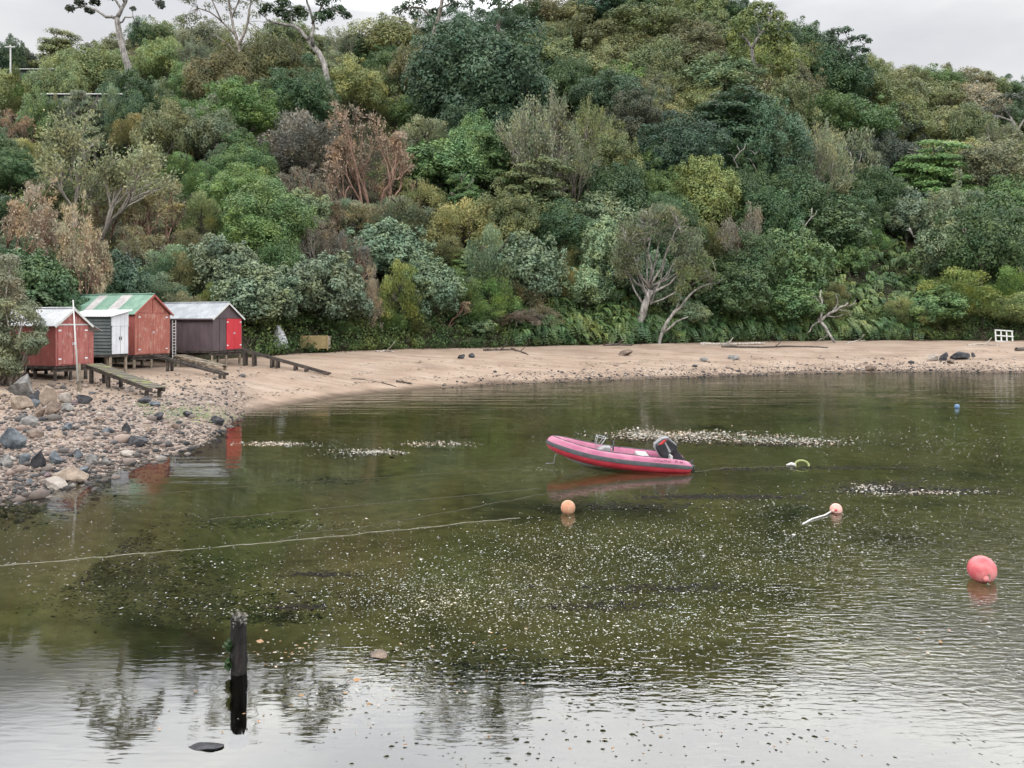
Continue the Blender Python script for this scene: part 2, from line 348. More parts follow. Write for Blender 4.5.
def clump(cl, r, c, rad, n, size, centre, outw=.35, up=.35, rnd=.55, tone=0., aspect=.55):
    """leaves over the shell of one clump, thicker on its outer and upper side"""
    c = np.asarray(c, float); rad = np.asarray(rad, float) * np.ones(3); o = unit((c - centre)[None, :] + 1e-6)
    d = unit(rvec(r, n) + o * outw + np.array([[0, 0, up]])); k = r.uniform(.55, 1.08, (n, 1))
    cl.leaves(r, c + d * rad * k, unit(d + rvec(r, n) * rnd + np.array([[0, 0, .25]])), size * r.uniform(.65, 1.35, n), np.clip(r.normal(.5 + tone, .17, n), 0, 1), aspect)
def segs_mesh(name, segs, mat, n=4):
    """many tapered sticks as one mesh"""
    P = np.array([q[0] for q in segs], float); Q = np.array([q[1] for q in segs], float)
    R0 = np.array([q[2] for q in segs])[:, None]; R1 = np.array([q[3] for q in segs])[:, None]
    d = unit(Q - P); x = unit(np.cross(d, np.array([[.31, .22, .92]]))); y = np.cross(d, x); vs = []
    for base, rr in ((P - d * R0 * .3, R0), (Q + d * R1 * .3, R1)):
        for k in range(n):
            a = 2 * PI * k / n; vs.append(base + (x * math.cos(a) + y * math.sin(a)) * rr)
    v = np.stack(vs, 1).reshape(-1, 3); b = np.arange(len(segs))[:, None] * 2 * n; fs = []
    for k in range(n): fs.append(b + np.array([[k, (k + 1) % n, n + (k + 1) % n, n + k]]))
    return np_mesh(name, v, np.concatenate(fs), mat)
def grow(r, p, d, L, rad, depth, segs, tips, nb, spread, up, lf=.72, rf=.62, bend=.18):
    q = p + d * L * .5; d2 = unit(d + r.normal(size=3) * bend); e = q + d2 * L * .5
    segs.append((p, q, rad, rad * .88)); segs.append((q, e, rad * .88, rad * .75))
    if depth == 0: tips.append((e, d2)); return
    for k in range(nb + (r.random() < .3)):
        nd = unit(d2 + r.normal(size=3) * spread + np.array([0, 0, up]))
        grow(r, e, nd, L * lf * r.uniform(.8, 1.2), rad * rf, depth - 1, segs, tips, nb, spread, up, lf, rf, bend)

# every prototype fills the box x,y -0.5..0.5, z 0..1; the crown starts at z0
PROTO = {}
def simple_trunk(r, name, top, mat, rad=.035, limbs=6, z0=.3):
    segs = []; p = np.array([0, 0, -.08]); tips = []
    for k in range(4):
        q = p + np.array([r.normal() * .02, r.normal() * .02, (top + .08) / 4]); segs.append((p, q, rad * (1 - k * .16), rad * (1 - (k + 1) * .16))); p = q
        if k >= 1:
            for j in range(limbs // 3):
                a = r.uniform(0, 2 * PI); d = unit(np.array([math.cos(a), math.sin(a), .9])); grow(r, p, d, .2, rad * .45, 1, segs, tips, 2, .4, .2)
    return segs_mesh(name, segs, mat, 5)
def proto_dome(seed, z0=.05, lobes=50, per=460, size=.0265, flat=1., glossy=False, lr=(.11, .19), tone_var=.13, rough_edge=.28):
    r = np.random.default_rng(seed); cl = Cloud(); zc = z0 + (1 - z0) * .45; rz = (1 - z0) * .55
    ctr = np.array([0, 0, zc])
    for i in range(lobes):
        k = (i + .5) / lobes; ph = math.acos(1 - 1.55 * k); th = i * 2.39996 + r.uniform(-.4, .4)
        d = np.array([math.sin(ph) * math.cos(th), math.sin(ph) * math.sin(th), math.cos(ph)])
        rr = r.uniform(.62, .86) + r.normal() * rough_edge * .5; lrad = r.uniform(*lr)
        c = ctr + d * np.array([.5, .5, rz]) * (rr * (1 - lrad * .8))
        clump(cl, r, c, (lrad, lrad, lrad * flat * rz * 2), per, size, ctr, tone=r.normal() * tone_var)
    for i in range(34):                                           # sprigs that break the outline
        d = rvec(r, 1)[0]; d[2] = abs(d[2]) * .9 - .15; d = unit(d); lrad = r.uniform(.035, .075)
        clump(cl, r, ctr + d * np.array([.5, .5, rz]) * r.uniform(.86, 1.08), (lrad, lrad, lrad * rz * 2.4), per // 6, size, ctr, tone=r.normal() * tone_var)
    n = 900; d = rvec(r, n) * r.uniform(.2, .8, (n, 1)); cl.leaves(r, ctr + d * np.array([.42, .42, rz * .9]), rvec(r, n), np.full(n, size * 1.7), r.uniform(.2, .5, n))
    return cl.mesh('crown', M_GLOSSY if glossy else M_LEAF), simple_trunk(r, 'trunk', z0 + .35, M_BARK)
def proto_tier(seed, z0=.12):
    r = np.random.default_rng(seed); cl = Cloud(); ctr = np.array([0, 0, .4])
    for lev in range(6):
        z = z0 + (1 - z0) * (.12 + .16 * lev); R = .48 * (1 - .13 * lev) * r.uniform(.85, 1.1); off = r.normal(size=2) * .06
        for k in range(int(10 - lev)):
            a = k * 2 * PI / (10 - lev) + r.uniform(-.3, .3); rr = R * r.uniform(.5, .9)
            c = np.array([off[0] + rr * math.cos(a), off[1] + rr * math.sin(a), z + r.normal() * .035])
            clump(cl, r, c, (.17, .17, .065), 400, .028, ctr, up=.6, tone=r.normal() * .12)
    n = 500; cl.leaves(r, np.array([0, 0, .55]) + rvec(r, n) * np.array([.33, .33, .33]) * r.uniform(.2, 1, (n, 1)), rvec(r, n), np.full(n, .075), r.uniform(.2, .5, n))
    return cl.mesh('crown', M_LEAF), simple_trunk(r, 'trunk', .75, M_BARK)
def fit(segs, tips, z0=None):
    P = np.array([q[1] for q in segs]); mx = np.percentile(np.abs(P[:, :2]), 99.5); mz = P[:, 2].max()
    k = np.array([.47 / mx, .47 / mx, .97 / mz]); kr = .5 * (.47 / mx + .97 / mz)
    return [(a * k, b * k, c * kr, d * kr) for a, b, c, d in segs], [(a * k, unit(b * k)) for a, b in tips]
def proto_fan(seed, leafn=34, stems=5, bark=None, size=.021, spread=.30, depth=4, L=.3):
    r = np.random.default_rng(seed); segs = []; tips = []
    for s in range(stems):
        a = 2 * PI * s / stems + r.uniform(-.4, .4); d = unit(np.array([math.cos(a) * .55, math.sin(a) * .55, 1.]))
        grow(r, np.array([math.cos(a) * .02, math.sin(a) * .02, -.06]), d, L, .022, depth, segs, tips, 2 + (s % 2), spread, .22, .78, .62)
    segs, tips = fit(segs, tips); cl = Cloud()
    E = np.array([q[0] for q in tips]); D = np.array([q[1] for q in tips])
    tone = np.clip(r.normal(0, .13, len(E)), -.3, .3)
    for k in range(leafn):
        p = E + D * r.uniform(-.09, .035, (len(E), 1)) + r.normal(size=E.shape) * .022
        n = unit(D * .4 + rvec(r, len(E)) + np.array([[0, 0, .3]]))
        cl.leaves(r, p, n, size * r.uniform(.6, 1.3, len(E)), np.clip(r.normal(.5, .14, len(E)) + tone, 0, 1), .5, along=D + rvec(r, len(E)) * .8)
    return cl.mesh('crown', M_LEAF), segs_mesh('trunk', segs, bark or M_BARK, 4)
def proto_twig(seed, stems=6, depth=5, bark=None, low=.5, tw=16):
    r = np.random.default_rng(seed); segs = []; tips = []
    for s in range(stems):
        a = 2 * PI * s / stems + r.uniform(-.4, .4); d = unit(np.array([math.cos(a) * .8, math.sin(a) * .8, .8]))
        grow(r, np.array([math.cos(a) * .03, math.sin(a) * .03, -.05]), d, .24, .02, depth, segs, tips, 2, .42, .16, .78, .66, .25)
    segs, tips = fit(segs, tips); cl = Cloud(); E = np.array([q[0] for q in tips]); D = np.array([q[1] for q in tips])
    tone = np.clip(r.normal(0, .14, len(E)), -.3, .3)
    for k in range(tw):
        d = unit(D + rvec(r, len(E)) * .8); L = r.uniform(.035, .085, len(E))
        cl.leaves(r, E + d * (L * .45)[:, None], unit(np.cross(d, rvec(r, len(E)))), L, np.clip(r.normal(.5, .12, len(E)) + tone, 0, 1), .09, along=d)
        p = E + r.normal(size=E.shape) * .03
        cl.leaves(r, p, unit(rvec(r, len(E)) + np.array([[0, 0, .5]])), .022 * r.uniform(.6, 1.3, len(E)), np.clip(r.normal(.6, .14, len(E)) + tone, 0, 1), .6)
    return cl.mesh('crown', M_TWIG), segs_mesh('trunk', segs, bark or M_BARK, 4)
def frond(cl, r, base, az, L, droop, width, n=9, lift=.8, tone=0.):
    """one arching fern frond: pairs of narrow leaflets along a drooping rib"""
    d = np.array([math.cos(az), math.sin(az), 0]); side = np.array([-d[1], d[0], 0]); t = (np.arange(n) + .5) / n
    p = base + d * (L * t)[:, None] * np.array([1, 1, 0]) + np.array([0, 0, 1]) * (L * (lift * t - droop * t * t))[:, None]
    slope = unit(d + np.array([0, 0, 1]) * (lift - 2 * droop * t)[:, None]); nr = unit(np.cross(side[None, :], slope)); nr *= np.sign(nr[:, 2:3] + 1e-6)
    wd = width * np.sin(PI * (.12 + .83 * t)) ** .8
    for s in (-1, 1):
        q = p + side * (s * wd * .5)[:, None]
        cl.leaves(r, q, unit(nr + side * (-.35 * s) + rvec(r, n) * .15), wd * 1.1, np.clip(r.normal(.5 + tone, .12, n), 0, 1), min(.9, 1.5 * L / n / width), along=side * s + slope * .5)
def proto_fern(seed, z0=.35, fr=26):
    r = np.random.default_rng(seed); cl = Cloud()
    for k in range(fr):
        frond(cl, r, np.array([0, 0, z0 + .35]), k * 2.39996 + r.uniform(-.2, .2), r.uniform(.42, .52), r.uniform(.9, 1.5), r.uniform(.10, .14), 10, r.uniform(.5, 1.1), r.normal() * .1)
    for k in range(fr // 2):
        frond(cl, r, np.array([0, 0, z0 + .30]), r.uniform(0, 6.28), r.uniform(.3, .45), r.uniform(1.4, 2.2), .11, 9, .3, -.1)
    segs = [(np.array([0, 0, -.05]), np.array([.01, 0, z0 + .33]), .04, .035)]
    return cl.mesh('crown', M_LEAF), segs_mesh('trunk', segs, M_DARKBARK, 6)
def proto_bush(seed, size=.028, lobes=38, per=400, spray=.5):
    """a loose bush of upright sprays reaching the ground"""
    r = np.random.default_rng(seed); cl = Cloud(); ctr = np.array([0, 0, .25])
    for i in range(lobes):
        k = (i + .5) / lobes; ph = math.acos(1 - 1.1 * k); th = i * 2.39996 + r.uniform(-.5, .5)
        d = np.array([math.sin(ph) * math.cos(th), math.sin(ph) * math.sin(th), math.cos(ph)])
        c = ctr + d * np.array([.40, .40, .60]) * r.uniform(.55, 1.0); n = per
        q = unit(rvec(r, n) + d * .3 + np.array([[0, 0, .5]]))
        pos = c + q * np.array([.12, .12, .15]) * r.uniform(.3, 1.15, (n, 1))
        cl.leaves(r, pos, unit(q + rvec(r, n) * .8), size * r.uniform(.6, 1.35, n), np.clip(r.normal(.5, .16, n) + r.normal() * .13, 0, 1), .5, along=d + rvec(r, n) * spray + np.array([[0, 0, .6]]))
    return cl.mesh('crown', M_LEAF), simple_trunk(r, 'trunk', .6, M_DARKBARK, .03)
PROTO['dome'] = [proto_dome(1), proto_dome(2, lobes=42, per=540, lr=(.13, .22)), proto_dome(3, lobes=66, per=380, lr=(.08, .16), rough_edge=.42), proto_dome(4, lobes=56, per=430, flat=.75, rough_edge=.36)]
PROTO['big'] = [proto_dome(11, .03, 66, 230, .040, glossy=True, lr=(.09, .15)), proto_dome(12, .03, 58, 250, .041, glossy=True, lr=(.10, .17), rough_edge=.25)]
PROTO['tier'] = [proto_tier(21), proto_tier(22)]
PROTO['fan'] = [proto_fan(31), proto_fan(32, stems=4, spread=.36), proto_fan(33, leafn=24, stems=6)]
PROTO['twig'] = [proto_twig(41), proto_twig(42, stems=5, bark=M_REDBARK)]
PROTO['fern'] = [proto_fern(51), proto_fern(52, .3, 30)]
PROTO['bush'] = [proto_bush(61), proto_bush(62, .025, 44, 400, .9), proto_bush(63, .032, 34, 330)]
Z0 = dict(dome=.05, big=.03, tier=.12, fan=.2, twig=.1, fern=.2, bush=.0)

# ------------------------------------------------------------------ the trees one can tell apart: column, row, width, height in the view, kind, colour
PAL = dict(
    dg=(.048, .082, .036), bg=(.046, .078, .044), mg=(.082, .132, .048), br=(.105, .165, .052), lg=(.155, .190, .080),
    ol=(.112, .132, .056), yo=(.175, .176, .076), bo=(.124, .122, .060), tn=(.190, .170, .108), pk=(.225, .176, .125),
    mv=(.125, .110, .085), gg=(.112, .150, .088), go=(.135, .150, .088), pg=(.145, .195, .112), kk=(.046, .056, .038), yg=(.128, .158, .050))
CWORD = dict(dg='dark green', bg='dark bluish green', mg='mid green', br='bright green', lg='light yellowish green', ol='olive', yo='yellowish olive',
             bo='brownish olive', tn='tan brown', pk='pinkish brown', mv='mauve brown', gg='grey-green', go='greyish olive', pg='pale green', kk='blackish', yg='yellow-green')
KNAME = dict(dome='round_tree', big='broadleaf_tree', tier='layered_tree', fan='twiggy_tree', twig='dry_shrub', fern='tree_fern', bush='bush')
KWORD = dict(dome='rounded tree', big='broad-leaved tree', tier='layered tree', fan='twiggy upright tree', twig='dry twiggy shrub', fern='tree fern', bush='loose bush')
KGROUP = dict(dome='rounded trees on the hillside', big='broad-leaved trees above the beach', tier='layered trees on the hillside', fan='twiggy trees on the hillside',
              twig='dry twiggy shrubs', fern='tree ferns', bush='loose bushes on the hillside')
MARKS = [(150, 320, 'the green-roofed red shed'), (210, 330, 'the plum shed'), (75, 66, 'the upper white roof'), (85, 92, 'the lower white roof'), (122, 45, 'the tall skyline trunk'),
         (318, 60, 'the leaning white trunk'), (374, 148, 'the pink dead tree'), (306, 150, 'the large mauve bush'), (480, 72, 'the huge blue-black tree'), (757, 45, 'the fork-trunked tree'),
         (846, 52, 'the dark umbrella tree'), (850, 165, 'the white-stemmed tree'), (928, 172, 'the bright layered tree'), (655, 262, 'the leaning beach tree'), (826, 325, 'the fallen bleached branch'),
         (1003, 335, 'the white lattice'), (314, 342, 'the yellow wooden bin'), (90, 160, 'the big grey-olive tree'), (160, 205, 'the wide tan shrub'), (680, 150, 'the pale-topped dark dome'),
         (545, 135, 'the grey twiggy tree'), (1006, 115, 'the pale-limbed dark tree'), (15, 215, 'the big pinkish shrub'), (455, 222, 'the wide yellow-olive bush'), (240, 20, 'the open-crowned gum'),
         (928, 72, 'the right-hand skyline'), (432, 30, 'the skyline trunk in the dark crowns'), (560, 295, 'the dark beach ferns')]
TREES = """
5 53 22 26 dome bg|36 57 17 16 bush kk|62 47 36 24 tier ol|93 50 22 16 bush go|118 50 30 26 dome bo|146 33 24 30 dome dg
92 72 50 44 dome lg|20 50 18 18 dome dg|114 70 28 34 dome lg|141 62 28 32 dome bo|168 60 34 34 dome lg|166 38 34 28 dome ol|192 56 30 34 fan go|205 40 44 34 dome go|255 45 50 44 fan ol|285 42 40 40 dome ol
130 98 48 46 dome dg|163 94 34 38 bush gg|190 84 34 36 dome mg|152 112 24 22 bush gg|170 112 30 28 dome mg
165 130 40 56 dome bo|133 130 34 34 bush bo|206 134 50 50 dome go|238 108 54 48 dome br|215 78 44 56 dome bo|247 74 44 50 dome bo|22 130 48 34 twig pk|24 152 40 30 bush yo|12 168 36 32 dome dg|60 118 34 30 bush yo
226 158 42 34 bush gg|262 130 34 36 bush ol|150 168 40 26 tier ol|180 168 36 32 bush mg|58 200 40 44 dome ol|130 190 44 44 bush go|248 165 40 34 dome mg|112 205 44 46 twig tn
23 252 44 36 bush gg|40 282 52 60 big dg|62 276 40 40 fern dg|120 282 42 56 big bg|205 212 36 48 bush ol|238 192 52 46 dome br|142 246 38 34 twig tn|168 266 56 48 bush gg|190 272 40 44 bush bo|160 292 46 36 bush gg
228 266 52 52 big gg|252 236 56 46 dome mg|215 296 28 26 bush yg|100 290 26 40 dome dg|30 300 40 40 fern dg
276 66 48 48 dome bo|300 98 54 52 dome dg|270 112 44 46 dome mg|357 52 26 30 dome dg|388 42 62 36 dome yo|345 45 40 40 fan go|392 66 48 32 dome mg|352 84 46 46 dome yo|385 86 34 34 dome ol|420 66 36 46 dome bo|328 105 24 30 bush yo
456 98 54 56 dome bg|508 98 50 64 dome bg|462 34 46 44 dome bg|504 40 52 48 dome bg|478 125 60 50 dome bg|440 70 30 40 dome dg|528 70 46 44 dome bg
300 184 54 40 twig mv|405 108 46 28 bush ol|432 110 42 34 dome mg|424 138 48 40 bush go|438 166 62 46 big mg|470 148 44 62 dome mg|492 168 54 50 tier mg|345 180 40 36 twig mv|400 168 40 40 bush bo|520 150 40 60 dome dg
545 17 46 28 dome bo|572 12 36 26 dome yo|594 10 44 28 dome bg|628 8 46 26 dome dg|662 8 44 26 dome ol|700 8 44 30 dome ol|728 13 34 26 dome dg|520 18 30 26 dome dg
557 38 42 30 dome ol|602 40 62 34 dome bo|650 30 66 42 dome ol|684 42 54 34 dome bo|626 54 54 32 dome bo|714 36 46 34 dome ol|676 22 30 22 twig mv|545 58 54 44 dome ol|566 82 38 40 dome dg|600 74 48 46 dome yo|622 86 44 40 dome br|647 92 38 40 dome bo
662 62 50 40 dome ol|692 60 54 42 dome bo|668 80 34 50 dome ol|608 96 50 44 dome bg|585 122 36 62 fan ol|612 160 46 56 dome ol|636 126 42 56 dome kk|652 168 36 42 dome br|640 100 36 40 fan go|572 168 44 56 fan go
716 82 62 34 dome pg|700 104 44 34 dome ol|736 92 52 36 dome tn|668 118 40 34 dome yo|762 88 40 34 dome yo|726 126 74 58 tier bg|762 142 52 72 dome bg|745 172 40 40 dome dg|720 160 46 46 dome dg
800 42 42 36 dome dg|776 66 44 44 dome yg|816 66 38 34 dome ol|832 78 56 52 dome dg|872 70 32 26 dome ol|858 92 50 36 dome ol|888 82 30 24 dome yo|792 88 44 44 dome bo
905 80 34 22 dome ol|926 84 40 28 dome mg|946 80 30 22 dome bo|962 88 40 30 dome bo|984 88 34 24 dome ol|1000 94 34 26 dome dg|1020 94 30 26 dome bg
897 98 44 40 dome yo|930 106 52 38 dome ol|966 108 54 36 dome tn|780 104 46 52 dome ol|852 122 54 44 dome mg|820 112 46 40 dome mg|893 128 40 40 dome kk|902 124 50 46 dome ol|940 132 52 42 dome yo|976 134 34 52 dome ol|1002 144 56 46 fan go
812 154 50 72 fan go|780 150 50 60 fan go|895 158 42 46 dome kk|952 162 54 36 dome yo|990 170 62 54 dome go|970 146 34 26 dome br|1018 170 40 60 dome ol|790 195 54 50 dome dg
536 196 74 60 tier ol|602 216 44 44 big gg|588 184 44 36 tier mg|617 194 54 54 dome dg|655 190 36 40 dome mg|602 248 38 54 big pg|575 250 34 36 bush yo|706 192 54 62 dome yg|740 232 40 62 fan mv|530 266 54 60 big gg|560 230 50 50 dome dg|665 215 40 40 dome dg
518 288 44 36 bush tn|690 322 32 34 big pg|528 336 40 24 twig mv|740 195 40 50 dome dg|765 215 46 56 dome dg|712 240 44 44 bush ol
270 216 62 62 dome mg|264 186 36 34 bush yg|292 198 30 30 twig mv|326 208 34 42 twig mv|318 240 38 38 twig mv|352 254 42 44 twig mv|306 208 34 32 big gg|362 222 52 38 bush tn|402 216 60 44 bush go|386 248 54 50 big gg|422 196 50 42 bush yo
446 250 36 30 bush bo|466 262 34 18 tier br|496 262 54 68 bush gg|502 216 48 48 dome ol|262 304 64 74 big gg|320 300 62 84 big gg|343 339 28 20 bush mg|366 302 32 66 twig tn|402 296 38 66 bush yg|390 330 30 32 bush br|432 292 44 64 big gg|416 340 28 26 bush ol
446 326 48 46 twig pk|479 339 22 22 big pg|465 341 13 12 bush yg|492 290 44 44 bush br|480 320 44 44 bush mg|510 336 40 28 twig mv|350 215 36 34 bush gg|340 280 30 40 bush ol|460 290 40 40 bush mg
830 228 54 44 big dg|870 236 28 28 bush mg|850 257 26 26 big mg|905 212 30 44 big gg|936 212 30 40 bush bo|946 244 38 62 big gg|890 214 24 28 bush bo|986 240 64 80 dome dg|1012 250 46 44 bush pg|1018 286 44 44 bush br|1010 314 52 44 bush lg
960 290 62 42 bush yg|940 312 44 42 big mg|903 312 34 34 bush lg|985 322 48 36 bush ol|800 262 58 62 big mg|786 308 46 52 big mg|824 318 40 44 bush ol|834 290 22 18 bush yo|920 325 36 30 bush bo|735 300 50 60 big dg|760 262 46 56 dome dg|965 215 44 60 dome go|1010 205 50 50 dome mg|875 195 40 46 dome dg
"""
LISTED = {  # the few of them with a description of their own
    (15, 215): '', }
HERO_ROWS = """
88 160 112 92 fan go|large grey-olive twiggy tree with dry stems inside, above the red sheds
15 214 62 74 twig pk|big pinkish dry twiggy shrub at the left edge above the pale-leaved bush
88 244 54 96 twig tn|dry brown tree on two reddish stems behind the green roof
160 206 72 54 twig tn|wide tan dry shrub spreading over the slope above the green roof
308 140 76 62 bush mv|largest mauve-brown domed bush, touching the left side of the pink dead tree
374 150 84 88 twig pk|large pink-brown dead tree with bare branches in the middle of the slope
482 70 92 100 dome bg|huge blue-black rounded tree below the skyline left of the centre
680 150 62 62 dome bg|dark green dome with a pale top above the leaning beach tree
545 136 72 92 fan go|grey twiggy tree with fine upright stems right of the blue-black tree
928 172 66 46 tier br|bright green layered tree standing out against dark trees on the right
455 222 68 56 bush yo|wide yellow-olive bush on the lower slope above the tan beach shrubs
"""
HD1, HD2 = on_ground(36, 92).y * .84, on_ground(82, 124).y * .84      # where the two houses stand
FRONT = [(2, 80, 34, 26, 'dome', 'lg', HD1 - 3), (26, 82, 32, 22, 'bush', 'mg', HD1 - 2.5), (46, 78, 34, 26, 'dome', 'lg', HD1 - 2), (66, 76, 36, 32, 'dome', 'lg', HD1 - 1.5), (12, 70, 14, 12, 'bush', 'ol', HD1 - 2),
         (36, 108, 40, 30, 'dome', 'mg', HD2 - 3), (56, 100, 18, 22, 'bush', 'bo', HD2 - 2.5), (68, 110, 44, 26, 'bush', 'go', HD2 - 3), (81, 97, 13, 14, 'bush', 'yo', HD2 - 2.5), (96, 110, 46, 26, 'tier', 'go', HD2 - 3), (114, 102, 30, 36, 'bush', 'gg', HD2 - 2.5), (128, 108, 34, 36, 'dome', 'dg', HD2 - 2)]
specs = []
for ln in HERO_ROWS.strip().split('\n'):
    a, lab = ln.split('|'); q = a.split(); specs.append([*map(float, q[:4]), q[4], q[5], lab])
for a in TREES.replace('\n', '|').split('|'):
    q = a.split()
    if len(q) == 6: specs.append([*map(float, q[:4]), q[4], q[5], None])
for q in FRONT: specs.append([*q[:6], None, q[6]])
# smaller trees between them, so that no slope lies bare
SKY_X = [-60, 0, 60, 100, 130, 160, 200, 260, 330, 372, 420, 470, 530, 620, 700, 740, 790, 830, 870, 900, 960, 1024, 1100]
SKY_Y = [62, 58, 58, 50, 36, 36, 26, 30, 34, 34, 24, 14, 16, 6, 4, 14, 36, 62, 72, 80, 84, 96, 120]
cov = np.zeros((44, 144), bool); gy, gx = np.mgrid[0:44, 0:144]; gx = gx * 8. - 60; gy = gy * 8.
def cover(s): return ((gx - s[0]) / (s[2] * .58)) ** 2 + ((gy - s[1] - s[3] * .08) / (s[3] * .60)) ** 2 < 1
for s in specs: cov |= cover(s)
fr = np.random.default_rng(3); n0 = len(specs)
base = [s for s in specs if s[4] in ('dome', 'bush', 'fan', 'tier', 'big')]
for y in range(40):
    for x in fr.permutation(144):
        px, py = gx[y, x], gy[y, x]
        if cov[y, x] or py < np.interp(px, SKY_X, SKY_Y) + 6 or py > 322 or (680 < px < 930 and py > 236) or (540 < px < 680 and py > 285) or (px < 70 and 52 < py < 84) or (30 < px < 140 and 82 < py < 104): continue
        
        near = min(base, key=lambda s: (s[0] - px) ** 2 + (s[1] - py) ** 2 + fr.uniform(0, 900))
        wd = fr.uniform(30, 42); k = near[4] if near[4] != 'fan' or fr.random() < .5 else 'dome'
        s = [px, py + 6, wd, wd * fr.uniform(.8, 1.1), k, near[5], None]
        specs.append(s); cov |= cover(s)
    if len(specs) > 320: break
dist = np.arange(40, 235, .25)
def place(px, py, wpx, hpx, z0, dmin=0.):
    """distance at which a tree with that crown stands on the slope"""
    x = (px - CX) / F * dist; g = height(x, dist); hh = hpx * dist / F / (1 - z0); zc = H - (py - HY) / F * dist
    ok = g + hh * (1 + z0) / 2 >= zc; ok &= dist > tb(T_DB, px) + dmin
    k = np.nonzero(ok)[0]; d = dist[k[0]] if len(k) else tb(T_D1, px)
    return min(d, float(tb(T_D1, px)) + 6)
rt = np.random.default_rng(9)
placed = []
for i, s in enumerate(specs):
    px, py, wp, hp, kind, colr, lab = s[:7]; z0 = Z0[kind]; hp = max(hp, .62 * wp); py0 = py
    big = 1.42 if kind not in ('twig',) else 1.22
    d = place(px, py + hp * .12, wp, hp * 1.2, z0, .5 + wp * .02)
    if len(s) > 7: d = s[7]; big = 1.1
    x = (px - CX) / F * d; g = hz(x, d) - .15; top = H - (py - hp * .56 - HY) / F * d
    placed.append((px, py, d, x, g, wp * d / F * big, max(top - g, hp * d / F * .8)))
def near_mark(px, py):
    best = min(MARKS, key=lambda m: ((m[0] - px) ** 2 + 1.6 * (m[1] - py) ** 2) + (4e3 if (m[0] - px) ** 2 + (m[1] - py) ** 2 < 90 else 0))
    dx, dy = px - best[0], py - best[1]
    if abs(dy) > 1.8 * abs(dx): w_ = 'above' if dy < 0 else 'below'
    elif abs(dx) > 1.8 * abs(dy): w_ = 'left of' if dx < 0 else 'right of'
    else: w_ = ('above and ' if dy < 0 else 'below and ') + ('left of' if dx < 0 else 'right of')
    return w_ + ' ' + best[2]
keys = {}
for i, s in enumerate(specs):
    if s[6] is None: keys.setdefault(CWORD[s[5]] + ' ' + KWORD[s[4]] + ' ' + near_mark(s[0], s[1]), []).append(i)
ORD = ['topmost', 'second from top', 'third from top', 'fourth from top', 'fifth from top', 'sixth from top', 'seventh from top', 'eighth from top']
for k, idx in keys.items():
    idx.sort(key=lambda i: specs[i][1])
    for j, i in enumerate(idx):
        if len(idx) == 1: specs[i][6] = k
        elif len(idx) == 2: specs[i][6] = ('higher ' if j == 0 else 'lower ') + k
        else: specs[i][6] = k + ', ' + (ORD[j] if j < len(idx) - 1 else 'lowest')
for i, (s, pl) in enumerate(zip(specs, placed)):
    px, py, d, x, z, wm, hm = pl; kind = s[4]; crown, trunk = PROTO[kind][i % len(PROTO[kind])]
    if kind == 'twig' and 'reddish' in (s[6] or ''): crown, trunk = PROTO['twig'][1]
    r_ = thing(KNAME[kind], s[6], 'shrub' if kind in ('bush', 'twig') else 'tree', (x, d, z), rt.uniform(0, 6.28), KGROUP[kind])
    r_.scale = (wm * rt.uniform(.88, 1.15), wm * rt.uniform(.88, 1.15), hm); r_.rotation_euler = (rt.normal() * .09, rt.normal() * .09, rt.uniform(0, 6.28))
    c = link('crown', crown, r_); link('trunk', trunk, r_)
    k = rt.uniform(1.0, 1.48); q = PAL[s[5]]; c.color = (q[0] * k * rt.uniform(.92, 1.08), q[1] * k, q[2] * k * rt.uniform(.9, 1.1), 1)

